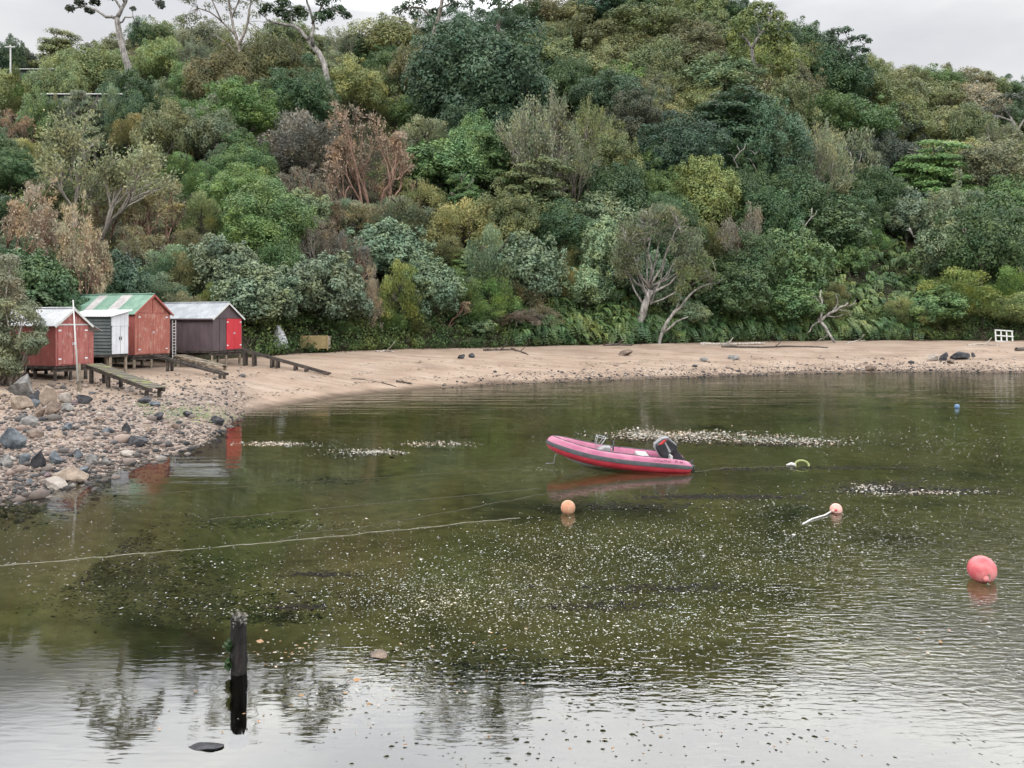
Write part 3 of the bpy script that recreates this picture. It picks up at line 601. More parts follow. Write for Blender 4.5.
# ------------------------------------------------------------------ trees and branches with a shape of their own
def limb_tube(mb, pts, r0, r1, d):
    """pts: (column, row, metres nearer or farther); radii in px of the view"""
    P = [at(q[0], q[1], d + (q[2] if len(q) > 2 else 0)) for q in pts]; Q = [P[0]]
    for a, b in zip(P[:-1], P[1:]):                              # bend the limb a little between the joints
        m = (a + b) / 2; L = (b - a).length; Q += [m + Vector((random.gauss(0, .045), random.gauss(0, .09), random.gauss(0, .045))) * L, b]
    n = len(Q); mb.tube(Q, [(r0 + (r1 - r0) * i / (n - 1)) * d / F for i in range(n)], 7)
def hero(name, label, d, limbs, clumps, colr, bark, leaf=2.4, per=150, cat='tree', spray=False, tone=.1, twigs=0):
    hr = np.random.default_rng(int(d * 100) + len(clumps)); b0 = limbs[0][0][0]; p0 = at(b0[0], b0[1], d + (b0[2] if len(b0) > 2 else 0))
    if cat == 'tree': p0.z = hz(p0.x, p0.y) - .2; limbs = [([(b0[0], HY - (p0.z - H) / p0.y * F, p0.y - d)] + list(limbs[0][0]), limbs[0][1] * 1.1, limbs[0][2])] + list(limbs[1:])
    r_ = thing(name, label, cat, p0); mb = MB()
    for pts, ra, rb in limbs: limb_tube(mb, pts, ra, rb, d)
    cl = Cloud(); ctr = None
    if clumps:
        cs = [at(c[0], c[1], d + (c[4] if len(c) > 4 else hr.uniform(-1, 1) * max(2., c[2] * d / F * 1.2))) for c in clumps]
        ctr = np.mean([list(c) for c in cs], 0)
        allp = [at(q[0], q[1], d + (q[2] if len(q) > 2 else 0)) for pts, _, _ in limbs for q in pts[1:]]
        for c, q in zip(cs, clumps):
            k = d / F; rad = (q[2] * k, q[2] * k, q[3] * k); n = int(per * (q[2] * q[3] / 60) ** .8) + 25
            if spray:
                o = unit(np.array(c) - np.array(spray_from(spray, d)))[None]; dd = rvec(hr, n); pos = np.array(c) + dd * np.array(rad) * hr.uniform(.2, 1.1, (n, 1))
                cl.leaves(hr, pos, rvec(hr, n), leaf * k * hr.uniform(.7, 1.6, n), np.clip(hr.normal(.5, .15, n) + hr.normal() * tone, 0, 1), .42, along=o + rvec(hr, n) * .45)
            else: clump(cl, hr, c, rad, n, leaf * k, ctr - np.array([0, 0, 3]), tone=hr.normal() * tone, up=.4)
            near = min(allp, key=lambda a: (a - c).length)
            for j in range(1 + twigs):                           # a thin branch carries every clump
                e = c + Vector(hr.normal(size=3)) * q[2] * k * (.25 if j == 0 else .6); m = (near + e) / 2 + Vector(hr.normal(size=3)) * .12 * (e - near).length
                mb.tube([near, m, e], [.36 * k, .28 * k, .16 * k], 4)
    mb.v = [tuple(Vector(v) - p0) for v in mb.v]; mb.build('trunk', bark, r_, smooth=True)
    if clumps:
        v, f, sh = cl.arrays(); c = link('crown', np_mesh('crown', v - np.array(p0)[None], f, M_LEAF, np.clip(sh, 0, 1)), r_); c.color = (*PAL[colr], 1)
    return r_
def spray_from(q, d): return at(q[0], q[1], d)
dd = on_ground(131, 96).y * .90
hero('skyline_tree', 'tall tree on the left skyline with a long bare leaning trunk and sparse dark crown', dd,
     [([(132, 104), (129, 78), (124, 55), (119, 30), (117, 18)], 3.6, 2.6), ([(117, 18), (122, 8), (127, -6), (133, -24)], 2.2, 1.0), ([(118, 19), (106, 17), (96, 10), (84, 6), (73, 9)], 1.7, .7),
      ([(117, 24), (125, 17), (133, 17), (137, 23)], 1.0, .5), ([(121, 9), (112, -4), (100, -8), (88, -6)], 1.2, .6), ([(127, -6), (140, -8), (152, -4), (160, 4)], 1.2, .6), ([(124, 2), (118, -18), (112, -32)], 1.1, .6)],
     [(71, 9, 5, 4), (80, 3, 6, 4), (88, 10, 4, 3), (84, -6, 7, 4), (96, 3, 6, 4), (100, -9, 9, 5), (110, -3, 6, 4), (112, -28, 12, 7), (124, -16, 9, 5), (133, -28, 12, 7), (133, 9, 3, 2.5), (142, -12, 8, 5), (137, 24, 3, 2),
      (152, -5, 7, 5), (160, 5, 5, 5), (156, -10, 7, 4), (120, -40, 14, 7), (146, -26, 11, 6), (98, -22, 11, 6), (92, 12, 3, 2)], 'kk', M_PALEBARK, per=240, leaf=3.2)
dd = on_ground(331, 104).y * .90
hero('leaning_tree', 'white-barked tree leaning left over the slope with dark clumps at its bare top', dd,
     [([(334, 118), (331, 96), (326, 74), (318, 52), (309, 40)], 3.8, 2.6), ([(309, 40), (299, 29), (288, 25), (273, 22), (266, 19)], 2.2, .7), ([(313, 46), (314, 28), (310, 10), (305, -8)], 1.9, .8),
      ([(312, 24), (320, 10), (324, -8)], 1.2, .6), ([(327, 83), (320, 83), (314, 81)], 1.1, .6), ([(293, 27), (291, 18), (286, 10)], .9, .5), ([(318, 12), (332, 8), (340, 12)], .9, .4)],
     [(290, 17, 10, 7), (300, 12, 10, 6), (280, 12, 7, 5), (284, 4, 9, 5), (268, 8, 8, 5), (263, 13, 5, 4), (318, 18, 9, 6), (327, 15, 8, 6), (322, 3, 9, 6), (304, -8, 12, 6), (322, -14, 12, 6), (338, 10, 8, 5), (346, 16, 6, 4), (334, -4, 9, 5), (290, -8, 10, 5), (310, -24, 14, 7)],
     'dg', M_PALEBARK, per=260, leaf=3.)
dd = on_ground(756, 92).y * .90
hero('forked_tree', 'yellow-green tree with a pale forked trunk on the skyline right of the centre', dd,
     [([(757, 104), (755, 82), (754, 64), (752, 49)], 2.4, 1.7), ([(752, 49), (747, 40), (740, 33)], 1.6, .7), ([(752, 49), (759, 36), (766, 27), (770, 14)], 1.8, .7), ([(761, 34), (757, 22), (754, 12)], 1.0, .5), ([(756, 42), (772, 36), (781, 29)], 1.0, .5)],
     [(738, 24, 9, 8), (734, 36, 7, 7), (747, 16, 9, 7), (757, 8, 10, 7), (768, 9, 9, 6), (778, 18, 9, 7), (786, 27, 7, 6), (771, 48, 11, 9), (783, 56, 11, 9), (776, 68, 14, 10), (790, 68, 9, 8), (736, 50, 9, 10), (738, 66, 10, 12), (742, 80, 10, 10), (764, 58, 7, 8), (744, 30, 6, 5), (750, 24, 9, 7), (762, 18, 10, 7), (774, 38, 9, 7), (764, 40, 7, 6), (742, 40, 7, 6), (786, 40, 8, 7), (770, 28, 8, 6)],
     'yg', M_PALEBARK, per=330)
dd = on_ground(845, 92).y * .90
hero('umbrella_tree', 'dark umbrella tree with tufted flat clumps standing out on the right skyline', dd,
     [([(842, 105), (844, 84), (846, 64), (842, 46)], 2.4, 1.4), ([(846, 64), (854, 52), (864, 44)], 1.2, .5), ([(844, 56), (836, 48), (832, 40)], 1.0, .5), ([(843, 46), (848, 38)], .9, .4)],
     [(836, 33, 9, 5), (846, 31, 8, 4), (852, 40, 7, 4), (862, 38, 6, 3.5), (868, 41, 4, 3), (831, 42, 8, 5), (842, 45, 8, 5), (858, 50, 8, 4), (866, 51, 5, 3), (832, 55, 9, 6), (848, 57, 9, 6), (860, 61, 8, 6), (838, 68, 10, 8), (854, 72, 10, 8), (846, 82, 11, 8)], 'bg', M_DARKBARK, per=240)
dd = on_ground(240, 84).y * .90
gr_ = np.random.default_rng(4)
hero('gum_tree', 'tall open-crowned gum with grey stems and thin see-through foliage on the left skyline', dd,
     [([(242, 92), (240, 66), (237, 40), (231, 14), (226, -14)], 2.2, .9), ([(238, 46), (248, 22), (252, -4), (256, -22)], 1.5, .6), ([(236, 36), (222, 22), (210, 12), (198, 8)], 1.2, .5), ([(232, 18), (240, -2), (240, -24)], 1.0, .5), ([(222, 22), (212, 0), (206, -16)], .9, .4), ([(240, 60), (228, 44), (214, 34)], .9, .4)],
     [(x, y, gr_.uniform(4, 8), gr_.uniform(3, 5.5)) for x, y in zip(gr_.normal(230, 24, 46), gr_.normal(2, 17, 46))] + [(187, 18, 7, 5), (193, 24, 8, 5), (200, 20, 7, 5), (184, 24, 5, 4)], 'go', M_BARK, per=95, leaf=2.0)
dd = on_ground(431, 66).y * .90
hero('skyline_tree', 'tall grey-trunked tree with a dark crown reaching over the skyline above the huge blue-black tree', dd,
     [([(429, 74), (431, 48), (436, 24), (442, 0), (448, -24)], 3.0, 1.4), ([(437, 20), (422, 8), (406, 8), (398, 12)], 1.4, .6), ([(442, 0), (462, -14), (476, -20)], 1.4, .6), ([(440, 8), (452, 2), (466, 4)], 1.1, .5), ([(446, -14), (432, -28), (424, -34)], 1.0, .5)],
     [(400, 11, 8, 5), (410, 6, 9, 5), (422, 2, 10, 6), (416, 14, 9, 5), (432, -8, 12, 6), (446, -18, 13, 7), (460, -8, 11, 6), (452, 4, 9, 5), (468, 4, 8, 5), (474, -22, 12, 6), (426, -32, 12, 6), (450, -38, 14, 7), (436, 12, 8, 5), (462, -26, 10, 6)], 'dg', M_BARK, per=240)
dd = on_ground(500, 66).y * .90
hero('skyline_tree', 'dark spreading tree over the skyline just right of the grey-trunked skyline tree', dd,
     [([(500, 74), (500, 40), (499, 10), (497, -20)], 2.8, 1.2), ([(500, 14), (516, -2), (530, -2)], 1.4, .5), ([(499, 4), (484, -14), (476, -24)], 1.3, .5)],
     [(486, -2, 10, 6), (498, -12, 12, 7), (512, -4, 11, 6), (524, -6, 10, 6), (534, 6, 8, 5), (520, 10, 10, 6), (506, 8, 10, 6), (490, -28, 14, 7), (508, -30, 14, 7), (524, -20, 11, 6), (500, -46, 14, 7), (538, -2, 7, 4)], 'dg', M_DARKBARK, per=240)
dd = on_ground(1018, 146).y * .90
hero('umbrella_tree', 'dark flat-topped tree with pale limbs at the right edge below the skyline', dd,
     [([(1024, 160), (1020, 142), (1013, 122), (1003, 106)], 2.4, 1.0), ([(1013, 122), (998, 116), (986, 114)], 1.2, .5), ([(1017, 132), (1030, 112), (1036, 104)], 1.3, .6)],
     [(984, 112, 10, 5), (994, 104, 10, 5), (1006, 99, 11, 6), (1018, 97, 10, 5), (1030, 101, 11, 6), (1040, 106, 9, 6), (992, 122, 10, 6), (1004, 114, 9, 5), (982, 124, 8, 5), (1008, 130, 9, 6), (996, 134, 9, 6), (1034, 118, 10, 6)], 'kk', M_PALEBARK, per=150)
dd = on_ground(846, 214).y - 1.5
hero('white_stemmed_tree', 'olive tree on slender white stems in the middle of the right-hand slope', dd,
     [([(842, 216), (845, 200), (849, 186), (853, 168), (850, 152)], 1.5, .7), ([(845, 200), (857, 188), (866, 178), (872, 164)], 1.1, .5), ([(848, 190), (842, 176), (838, 160)], 1.0, .4), ([(812, 214), (818, 196), (816, 178), (822, 160)], 1.2, .5), ([(851, 178), (860, 160), (862, 148)], .8, .4)],
     [(850, 138, 12, 9), (838, 148, 11, 9), (862, 146, 11, 8), (872, 156, 9, 7), (846, 158, 9, 8), (828, 160, 10, 8), (860, 166, 9, 6), (836, 136, 9, 7), (876, 168, 7, 6), (820, 152, 9, 8), (812, 166, 9, 8), (840, 170, 7, 6), (866, 134, 9, 7)], 'go', M_PALEBARK, per=150, spray=(850, 215))
d0 = on_ground(634, 341).y + .2
ck = np.random.default_rng(12); cc = []; ll = [([(630, 342), (637, 325), (645, 305), (651, 290)], 4.6, 3.2)]
for k in range(15):
    a = math.radians(-8 + 188 * k / 14); tx, ty = 658 + 40 * math.cos(a), 262 - 46 * math.sin(a) * ck.uniform(.55, 1); sx, sy = 646 + ck.uniform(-3, 5), 308 - ck.uniform(0, 24); o = ck.uniform(-2.6, 2.6)
    ll.append(([(sx, sy, 0), (sx * .55 + tx * .45 + ck.normal() * 2, sy * .6 + ty * .4 + 4, o * .4), (tx * .8 + sx * .2, ty * .8 + sy * .2, o * .8), (tx, ty, o)], ck.uniform(.8, 1.5), .35))
for k in range(120):
    a = ck.uniform(-.35, PI + .35); q = ck.uniform(.25, 1.02) ** .6; cc.append((658 + 44 * q * math.cos(a), 262 - 56 * q * math.sin(a) * (1 if math.sin(a) > 0 else .7), ck.uniform(5, 8), ck.uniform(5, 8), ck.uniform(-3, 3) * (1.1 - .5 * q)))
hero('beach_tree', 'grey-olive twiggy tree leaning right from a thick pale trunk at the top of the beach', d0, ll, cc, 'go', M_PALEBARK, leaf=2.2, per=150, spray=(648, 300), twigs=2, tone=.14)
d0 = on_ground(661, 344).y + .2
hero('beach_tree', 'small yellowish tree on two thin crooked stems just right of the leaning beach tree', d0,
     [([(659, 345), (664, 328), (675, 311), (684, 302), (694, 291), (711, 283)], 2.2, .6), ([(663, 333), (676, 322), (688, 317)], 1.3, .6), ([(676, 310), (680, 298), (682, 288)], 1.0, .4)],
     [(688, 274, 11, 9), (700, 268, 11, 9), (710, 276, 9, 7), (696, 258, 10, 8), (682, 288, 9, 7), (704, 288, 7, 6), (684, 262, 9, 8), (708, 262, 8, 7), (674, 300, 6, 6)], 'ol', M_PALEBARK, per=190, spray=(665, 330), twigs=2)
d0 = on_ground(824, 342).y
hero('fallen_branch', 'bleached bare fallen branch forking over the bank at the top of the beach', d0,
     [([(836, 345, -1.2), (829, 334, -.6), (821, 322, .2), (818, 319, .5)], 1.2, 1.6), ([(819, 322), (830, 313), (840, 307), (848, 303)], 1.6, .7), ([(820, 321), (822, 306), (820, 296), (821, 290)], 1.3, .5), ([(832, 312), (838, 303), (836, 295)], .9, .4), ([(842, 306), (850, 306), (856, 300)], .7, .35), ([(826, 316), (834, 317), (844, 314)], .7, .3), ([(838, 309), (846, 311), (852, 313)], .5, .25), ([(821, 303), (816, 297), (812, 296)], .5, .25), ([(820, 321), (812, 326), (806, 334)], .9, .4), ([(829, 334), (824, 338), (816, 342)], .7, .3)], [], 'tn', M_PALEBARK, cat='branch')
for k, (lab, pts) in enumerate((('white dead crooked branch hanging in front of the dark tree below the fork-trunked tree', [(738, 168), (734, 160), (740, 152), (737, 146)]),
                  ('two-pronged white dead branch beside the dark trees right of the crooked branch', [(757, 174), (753, 164), (755, 154), (750, 150)]),
                  ('short pale dead branch lying in the ferns below the bright layered tree', [(909, 228), (913, 236), (917, 238), (915, 244)]),
                  ('thin pale leaning stem in the dark trees left of the white-stemmed tree', [(800, 238), (805, 226), (811, 218), (812, 208)]),
                  ('pale curved dead branch on the left of the grey twiggy tree', [(531, 106), (538, 106), (541, 98), (548, 94)]),
                  ('pale dead branch standing in the dark broad-leaved tree right of the pink dead tree', [(464, 172), (468, 166), (470, 158), (474, 156)]))):
    dq = on_ground(pts[1][0], pts[1][1] + 16).y - 9
    hero('dead_branch', lab, dq, [(pts, .85, .35), ([pts[2], (pts[2][0] + 4, pts[2][1] - 3), (pts[2][0] + 6, pts[2][1] - 8)], .5, .25), ([pts[1], (pts[1][0] - 3, pts[1][1] - 5), (pts[1][0] - 7, pts[1][1] - 6)], .5, .22)], [], 'tn', M_PALEBARK, cat='branch')

# the near bushes hanging in from the left
def near_bush(label, d, clumps, colr, seed, leaf=.115, per=380):
    r = np.random.default_rng(seed); c0 = clumps[0]; p0 = at(c0[0], c0[1], d); g = hz(p0.x, d); cl = Cloud(); root = Vector((p0.x, d, g - .1)); mb = MB()
    for (px, py, rp) in clumps:
        c = at(px, py, d + r.uniform(-1, 1)); k = rp * d / F
        clump(cl, r, np.array(c - root), (k, k, k * .75), per, leaf, np.array(p0 - root) - [0, 0, 1], tone=r.normal() * .12, aspect=.5)
        e = c - root; mb.tube([(r.normal() * .1, r.normal() * .1, 0), e * .5 + Vector(r.normal(size=3)) * .15, e], [.05, .035, .012], 6)
    r_ = thing('bush', label, 'shrub', root); o = link('crown', cl.mesh('crown', M_LEAF), r_); o.color = (*PAL[colr], 1); mb.build('trunk', M_BARK, r_, smooth=True)
nr = np.random.default_rng(8)
near_bush('grey-green leafy bush at the left edge hanging over the red shed', 35.5, [(8, 335, 15)] + [(nr.uniform(-40, 30), nr.uniform(300, 372), nr.uniform(10, 15)) for _ in range(40)] + [(nr.uniform(-40, 14), nr.uniform(350, 374), 11) for _ in range(14)] + [(nr.uniform(0, 34), nr.uniform(336, 364), 9) for _ in range(12)] + [(36, 338, 10), (40, 330, 8), (34, 322, 10), (42, 342, 6), (30, 350, 9)], 'go', 5)
near_bush('tan-topped leafy bush at the left edge above the grey-green one', 36.8, [(-5, 300, 15)] + [(nr.uniform(-50, 16), nr.uniform(258, 312), nr.uniform(9, 15)) for _ in range(30)] + [(18, 300, 9), (22, 308, 9), (14, 284, 9), (30, 316, 8)], 'tn', 6)

# ------------------------------------------------------------------ what nobody could count: undergrowth and ferns
ur = np.random.default_rng(21); n = 8500
upx = ur.uniform(-260, 1284, n); tq = ur.uniform(0, 1, n) ** 1.3; ud = tb(T_DB, upx) + .7 + tq * (tb(T_D1, upx) + 6 - tb(T_DB, upx))
ux = (upx - CX) / F * ud; uz = height(ux, ud); rad = ur.uniform(.5, 1.5, n) * (1 + .25 * tq); per = 22
c = np.repeat(np.stack([ux, ud, uz + rad * .25], 1), per, 0); q = unit(rvec(ur, n * per) + np.array([[0, -.25, .45]])); rr = np.repeat(rad, per)[:, None]
cl = Cloud(); tone = np.repeat(ur.normal(0, .16, n), per)
cl.leaves(ur, c + q * rr * np.array([[1, 1, .8]]) * ur.uniform(.5, 1.1, (n * per, 1)), unit(q + rvec(ur, n * per) * .6), (.20 + .16 * np.repeat(tq, per)) * ur.uniform(.7, 1.6, n * per), np.clip(ur.normal(.45, .16, n * per) + tone, 0, 1), .55)
n = 1500; upx = ur.uniform(250, 1240, n); ud = tb(T_DB, upx) + ur.uniform(-.55, 2.2, n); ux = (upx - CX) / F * ud; uz = height(ux, ud); rad = ur.uniform(.4, 1.05, n); per = 46
rr = np.repeat(rad, per)[:, None]; c = np.repeat(np.stack([ux, ud, uz + rad * .55 + np.clip(ud - tb(T_DB, upx), 0, 2) * .3], 1), per, 0); q = unit(rvec(ur, n * per) + np.array([[0, -.5, .1]]))
cl.leaves(ur, c + q * rr * np.array([[1, 1, .9]]) * ur.uniform(.4, 1.1, (n * per, 1)), unit(q + rvec(ur, n * per) * .6), .17 * ur.uniform(.7, 1.6, n * per), np.clip(ur.normal(.45, .16, n * per) + np.repeat(ur.normal(0, .2, n), per), 0, 1), .5)
o = link('undergrowth', cl.mesh('undergrowth', M_UNDER)); o.color = (.072, .102, .042, 1)
tag(o, 'low mixed undergrowth between the trees of the slope', 'undergrowth', kind='stuff')
cl = Cloud(); fr_ = np.random.default_rng(22); k = 0
while k < 800:
    px = fr_.uniform(520, 1000); py = fr_.uniform(236, 344) if k < 620 else fr_.uniform(328, 344)
    if px < 690 and py < 268 + abs(px - 600) * .1: continue
    if px > 930 and py > 300: continue
    p = on_ground(px, py)
    if p.y < tb(T_DB, px) + .4: p.y = float(tb(T_DB, px)) + fr_.uniform(-.1, 1.3); p.z = hz(p.x, p.y)
    k += 1; big = fr_.uniform(.85, 1.7); tone = fr_.normal() * .13
    for j in range(9):
        az = -PI / 2 + fr_.normal() * 1.25
        frond(cl, fr_, np.array([p.x + fr_.normal() * .2, p.y + fr_.normal() * .2, p.z + fr_.uniform(.3, .9) * big]), az, big * fr_.uniform(.8, 1.25), fr_.uniform(.9, 1.7), .26 * big, 12, fr_.uniform(.3, .9), tone)
o = link('ferns', cl.mesh('ferns', M_FROND)); o.color = (.082, .125, .056, 1)
tag(o, 'bank of drooping ferns above the beach', 'ferns', kind='stuff')
# roots and dry sticks along the foot of the bank
segs = []; rr_ = np.random.default_rng(23)
for k in range(900):
    px = rr_.uniform(250, 1060); d = float(tb(T_DB, px)) + rr_.uniform(-.35, .9); x = (px - CX) / F * d; z = hz(x, d) + rr_.uniform(-.1, .8)
    v = unit(np.array([rr_.normal(), rr_.normal() * .5 - .35, rr_.normal() * .5 - .1])); p = np.array([x, d, z]); L = rr_.uniform(.3, 1.3); m = p + v * L * .5 + rr_.normal(size=3) * .1
    ra = rr_.uniform(.012, .035); segs += [(p, m, ra, ra * .8), (m, m + unit(v + rr_.normal(size=3) * .3) * L * .5, ra * .8, ra * .4)]
tag(link('roots', segs_mesh('roots', segs, M_DARKBARK)), 'tangle of dark roots and sticks along the foot of the bank', 'roots', kind='stuff')

# ------------------------------------------------------------------ boat sheds
def paint(name, c1, c2, wood=(.22, .19, .16), wear=.62, boards=(0, 0), rough=.6, lines=8.):
    """old paint: two tones, worn back to the timber in places, faint board joints"""
    m, t, p = mat_nodes(name); v = objpos(t)
    mp = N(t, 'ShaderNodeMapping'); mp.inputs['Scale'].default_value = (1, 1, .35); t.links.new(v, mp.inputs[0])
    c = ramp(t, [(.35, c1), (.65, c2)], noise(t, mp.outputs[0], 2.2, 5, .65)).outputs[0]
    wr = ramp(t, [(wear, 0.), (wear + .07, 1.)], noise(t, mp.outputs[0], 7., 6, .75)).outputs[0]
    c = mixc(t, math_(t, 'MULTIPLY', wr, .75), c, wood)
    if boards[0]:
        s = N(t, 'ShaderNodeSeparateXYZ'); t.links.new(v, s.inputs[0])
        q = math_(t, 'FRACT', math_(t, 'MULTIPLY', math_(t, 'ADD', s.outputs[0], s.outputs[1]), boards[0]))
        j = ramp(t, [(0, .0), (.035, 1.), (.965, 1.), (1, 0.)], q).outputs[0]
        bump(t, p, j, .012)
        c = mixc(t, 1., c, ramp(t, [(0, .55), (1, 1.)], j).outputs[0], 'MULTIPLY')
    t.links.new(c, p.inputs['Base Color']); p.inputs['Roughness'].default_value = rough; p.inputs['Specular IOR Level'].default_value = .3
    return m
M_RED = paint('faded_red_paint', (.225, .058, .050), (.30, .105, .092), (.34, .24, .20), .55, (3.2, 0))
M_RED2 = paint('weathered_brick_red_paint', (.235, .068, .050), (.31, .115, .086), (.34, .25, .20), .55, (2.6, 0))
M_DARKRED = paint('dull_red_paint', (.20, .05, .042), (.28, .075, .06), (.26, .17, .14), .58, (3.2, 0))
M_PLUM = paint('plum_brown_paint', (.058, .042, .046), (.085, .063, .068), (.14, .11, .10), .66, (3.0, 0))
M_DOORRED = paint('fresh_red_paint', (.34, .022, .032), (.42, .035, .045), (.4, .2, .18), .72, (0, 0), .45)
M_WHITE = paint('dull_white_paint', (.40, .41, .43), (.52, .53, .545), (.42, .39, .35), .64, (3.4, 0))
M_DKGREEN = paint('blackish_green_paint', (.032, .042, .040), (.055, .068, .063), (.11, .11, .10), .66)
M_TRIM = paint('grey_white_trim', (.36, .36, .345), (.48, .48, .46), (.30, .27, .23), .60)
M_IRON = worn('pale_iron_roof', (.27, .28, .285), (.36, .37, .375), 1.6, .5, 9, .004, spec=.5)
M_IRON2 = worn('grey_iron_roof', (.17, .182, .195), (.25, .265, .28), 1.6, .5, 9, .004, spec=.5)
M_IRONW = worn('white_iron_roof', (.46, .47, .47), (.58, .58, .57), 1.6, .5, 9, .004, spec=.5)
M_GREENIRON = worn('green_iron_roof', (.07, .145, .10), (.125, .21, .155), 1.8, .55, 9, .004, spec=.4)
M_CLEAR = worn('weathered_clear_sheet', (.23, .215, .21), (.33, .31, .30), 2, .5, 9, .004)
M_POST = worn('old_timber_post', (.10, .085, .065), (.27, .22, .16), 3, .9, 20, .02)
M_POSTDK = worn('tarred_timber', (.022, .018, .015), (.075, .06, .05), 3, .85, 20, .02)
M_MOSS = worn('mossy_plank', (.095, .085, .065), (.17, .185, .055), 1.6, .9, 20, .01, .50, .72)
M_PLANK = worn('bare_plank', (.19, .155, .12), (.33, .28, .22), 3, .9, 20, .01)
M_METAL = worn('galvanised_metal', (.45, .46, .48), (.62, .63, .65), 8, .4, 20, .002, spec=.6)
FR, SIDE = Vector((.333, .943, 0)).normalized(), Vector((-.943, .333, 0)).normalized()
RZ = math.atan2(FR.y, FR.x)
def corrug(w0, w1, p0, p1, n, amp, zf, th=.02):
    """a corrugated sheet: local y runs along the ridge, the profile line p0->p1 in (x,z)"""
    vs = []; fs = []
    ys = np.linspace(w0, w1, n)
    for s_ in (0, -th):
        for i, y in enumerate(ys):
            a = amp * (1 if i % 2 else -1)
            for (x, z) in (p0, p1): vs.append((x, y, z + a + s_))
    m = 2 * n
    for i in range(n - 1):
        a = 2 * i; fs.append((a, a + 1, a + 3, a + 2)); fs.append((m + a, m + a + 2, m + a + 3, m + a + 1))
    for i in range(n - 1):
        a = 2 * i; fs.append((a, a + 2, m + a + 2, m + a)); fs.append((a + 1, m + a + 1, m + a + 3, a + 3))
    fs += [(0, m, m + 1, 1), (2 * n - 2, 2 * n - 1, m + 2 * n - 1, m + 2 * n - 2)]
    return vs, fs
def posts(r_, base, spots, zb, mat, rad=.085):
    for (a, b) in spots:
        p = base + FR * a + SIDE * b; g = hz(p.x, p.y); m = MB()
        rr = rad * random.uniform(.85, 1.15); m.tube([(a, b, g - .35 - base.z), (a + random.gauss(0, .01), b, zb * .5 + (g - base.z) * .5), (a, b, zb)], [rr, rr * .97, rr * .95], 8)
        m.build('post', mat, r_, smooth=False)
def gable_shed(label, base, w_, L, eave, ridge, wall, front, roof_mats, over=.12, doors=None, trim=M_TRIM, stripes=(), extra=None, postmat=M_POST, postspots=None, cor=.012):
    r_ = thing('boat_shed', label, 'shed', base, RZ, 'boat sheds on posts above the beach'); t_ = .05
    prof = [(0, 0), (w_, 0), (w_, eave), (w_ / 2, ridge), (0, eave)]
    m = MB()
    m.box(0, t_, .04, L - .04, 0, eave - .02).box(w_ - t_, w_, .04, L - .04, 0, eave - .02)
    m.prism(prof, lambda a, b: (a, L - t_, b), lambda a, b: (a, L, b))
    m.build('wall', wall, r_)
    m = MB(); m.prism(prof, lambda a, b: (a, 0, b), lambda a, b: (a, t_ - .012, b)); m.build('front_wall', front, r_)
    m = MB(); m.box(-.03, w_ + .03, .05, L - .05, -.14, -.003)
    for y in np.linspace(.2, L - .2, 4): m.box(-.05, w_ + .05, y - .06, y + .06, -.30, -.142)
    m.build('floor_frame', M_POSTDK, r_)
    # roof: two corrugated slopes, ridge cap, bargeboards
    e = .14; dz = (ridge - eave) / (w_ / 2); n = int((L + 2 * over) / .10) + 1
    m = MB()
    for sgn in (0, 1):
        p0 = (-e, eave - e * dz + .035) if sgn == 0 else (w_ + e, eave - e * dz + .035); p1 = (w_ / 2, ridge + .035)
        vs, fs = corrug(-over, L + over * .5, p0, p1, n, cor, 0); b0 = len(m.f); m.add(vs, fs)
        if sgn == 0 and stripes:
            for i in range(len(fs)):
                y = sum(vs[k][1] for k in fs[i]) / 4
                for (a, b) in stripes:
                    if a < y < b: m.m[b0 + i] = 1
    m.build('roof', roof_mats, r_)
    m = MB(); m.tube([(w_ / 2, -over - .01, ridge + .055), (w_ / 2, L + over * .5 + .01, ridge + .055)], .05, 8); m.build('ridge_cap', roof_mats[0], r_, smooth=True)
    m = MB()
    for x0 in (-e, w_ + e): m.beam((x0, -over - .02, eave - e * dz - .02), (w_ / 2, -over - .02, ridge - .02), .03, .11)
    m.build('bargeboard', trim, r_)
    for (a0, a1, z0, z1, dm, leaves, hinge) in doors or []:
        k = (a1 - a0) / leaves
        for j in range(leaves):
            m = MB(); m.box(a0 + j * k + .012, a0 + (j + 1) * k - .012, -.035, -.002, z0, z1); d_ = m.build('door', dm, r_, bevel=.006)
            if hinge:
                hx = a0 + .02 if j == 0 else a1 - .18
                for hz_ in (z0 + .22, z1 - .25):
                    m = MB(); m.box(hx, hx + .16, -.048, -.037, hz_, hz_ + .07); m.build('hinge', M_METAL, d_)
                m = MB(); m.box(a0 + k - .05 if j == 0 else a0 + k + .03, a0 + k - .03 if j == 0 else a0 + k + .05, -.075, -.037, (z0 + z1) / 2, (z0 + z1) / 2 + .12); m.build('handle', M_METAL, d_)
    posts(r_, base, postspots or [(.08, .12), (w_ / 2, .12), (w_ - .08, .12), (.08, L / 3), (w_ - .08, L / 3), (.08, L * .66), (w_ - .08, L * .66), (.08, L - .15), (w_ - .08, L - .15)], -.30, postmat)
    return r_
B1 = at(55.6, 366, 38); B2 = at(134.7, 355, 46); B3 = at(212.7, 351, 50); BM = at(111, 355, 43)
s1 = gable_shed('small red shed with a pale iron roof, nearest the rocks', B1, 1.9, 4.2, 1.98, 2.72, M_DARKRED, M_RED, [M_IRON], doors=[(.10, 1.80, .06, 1.90, M_RED, 2, True)], postmat=M_POSTDK)
m = MB(); m.box(1.92, 2.32, .15, 3.6, 0, 1.62); m.build('lean_to', M_RED, s1)
m = MB(); vs, fs = corrug(-.12, 3.8, (1.9, 2.02), (2.62, 1.66), 38, .01, 0); m.add(vs, fs); m.build('lean_to_roof', M_IRON, s1)
m = MB(); m.box(.02, 1.88, -.03, -.002, 1.93, 2.0); m.build('lintel', M_TRIM, s1)
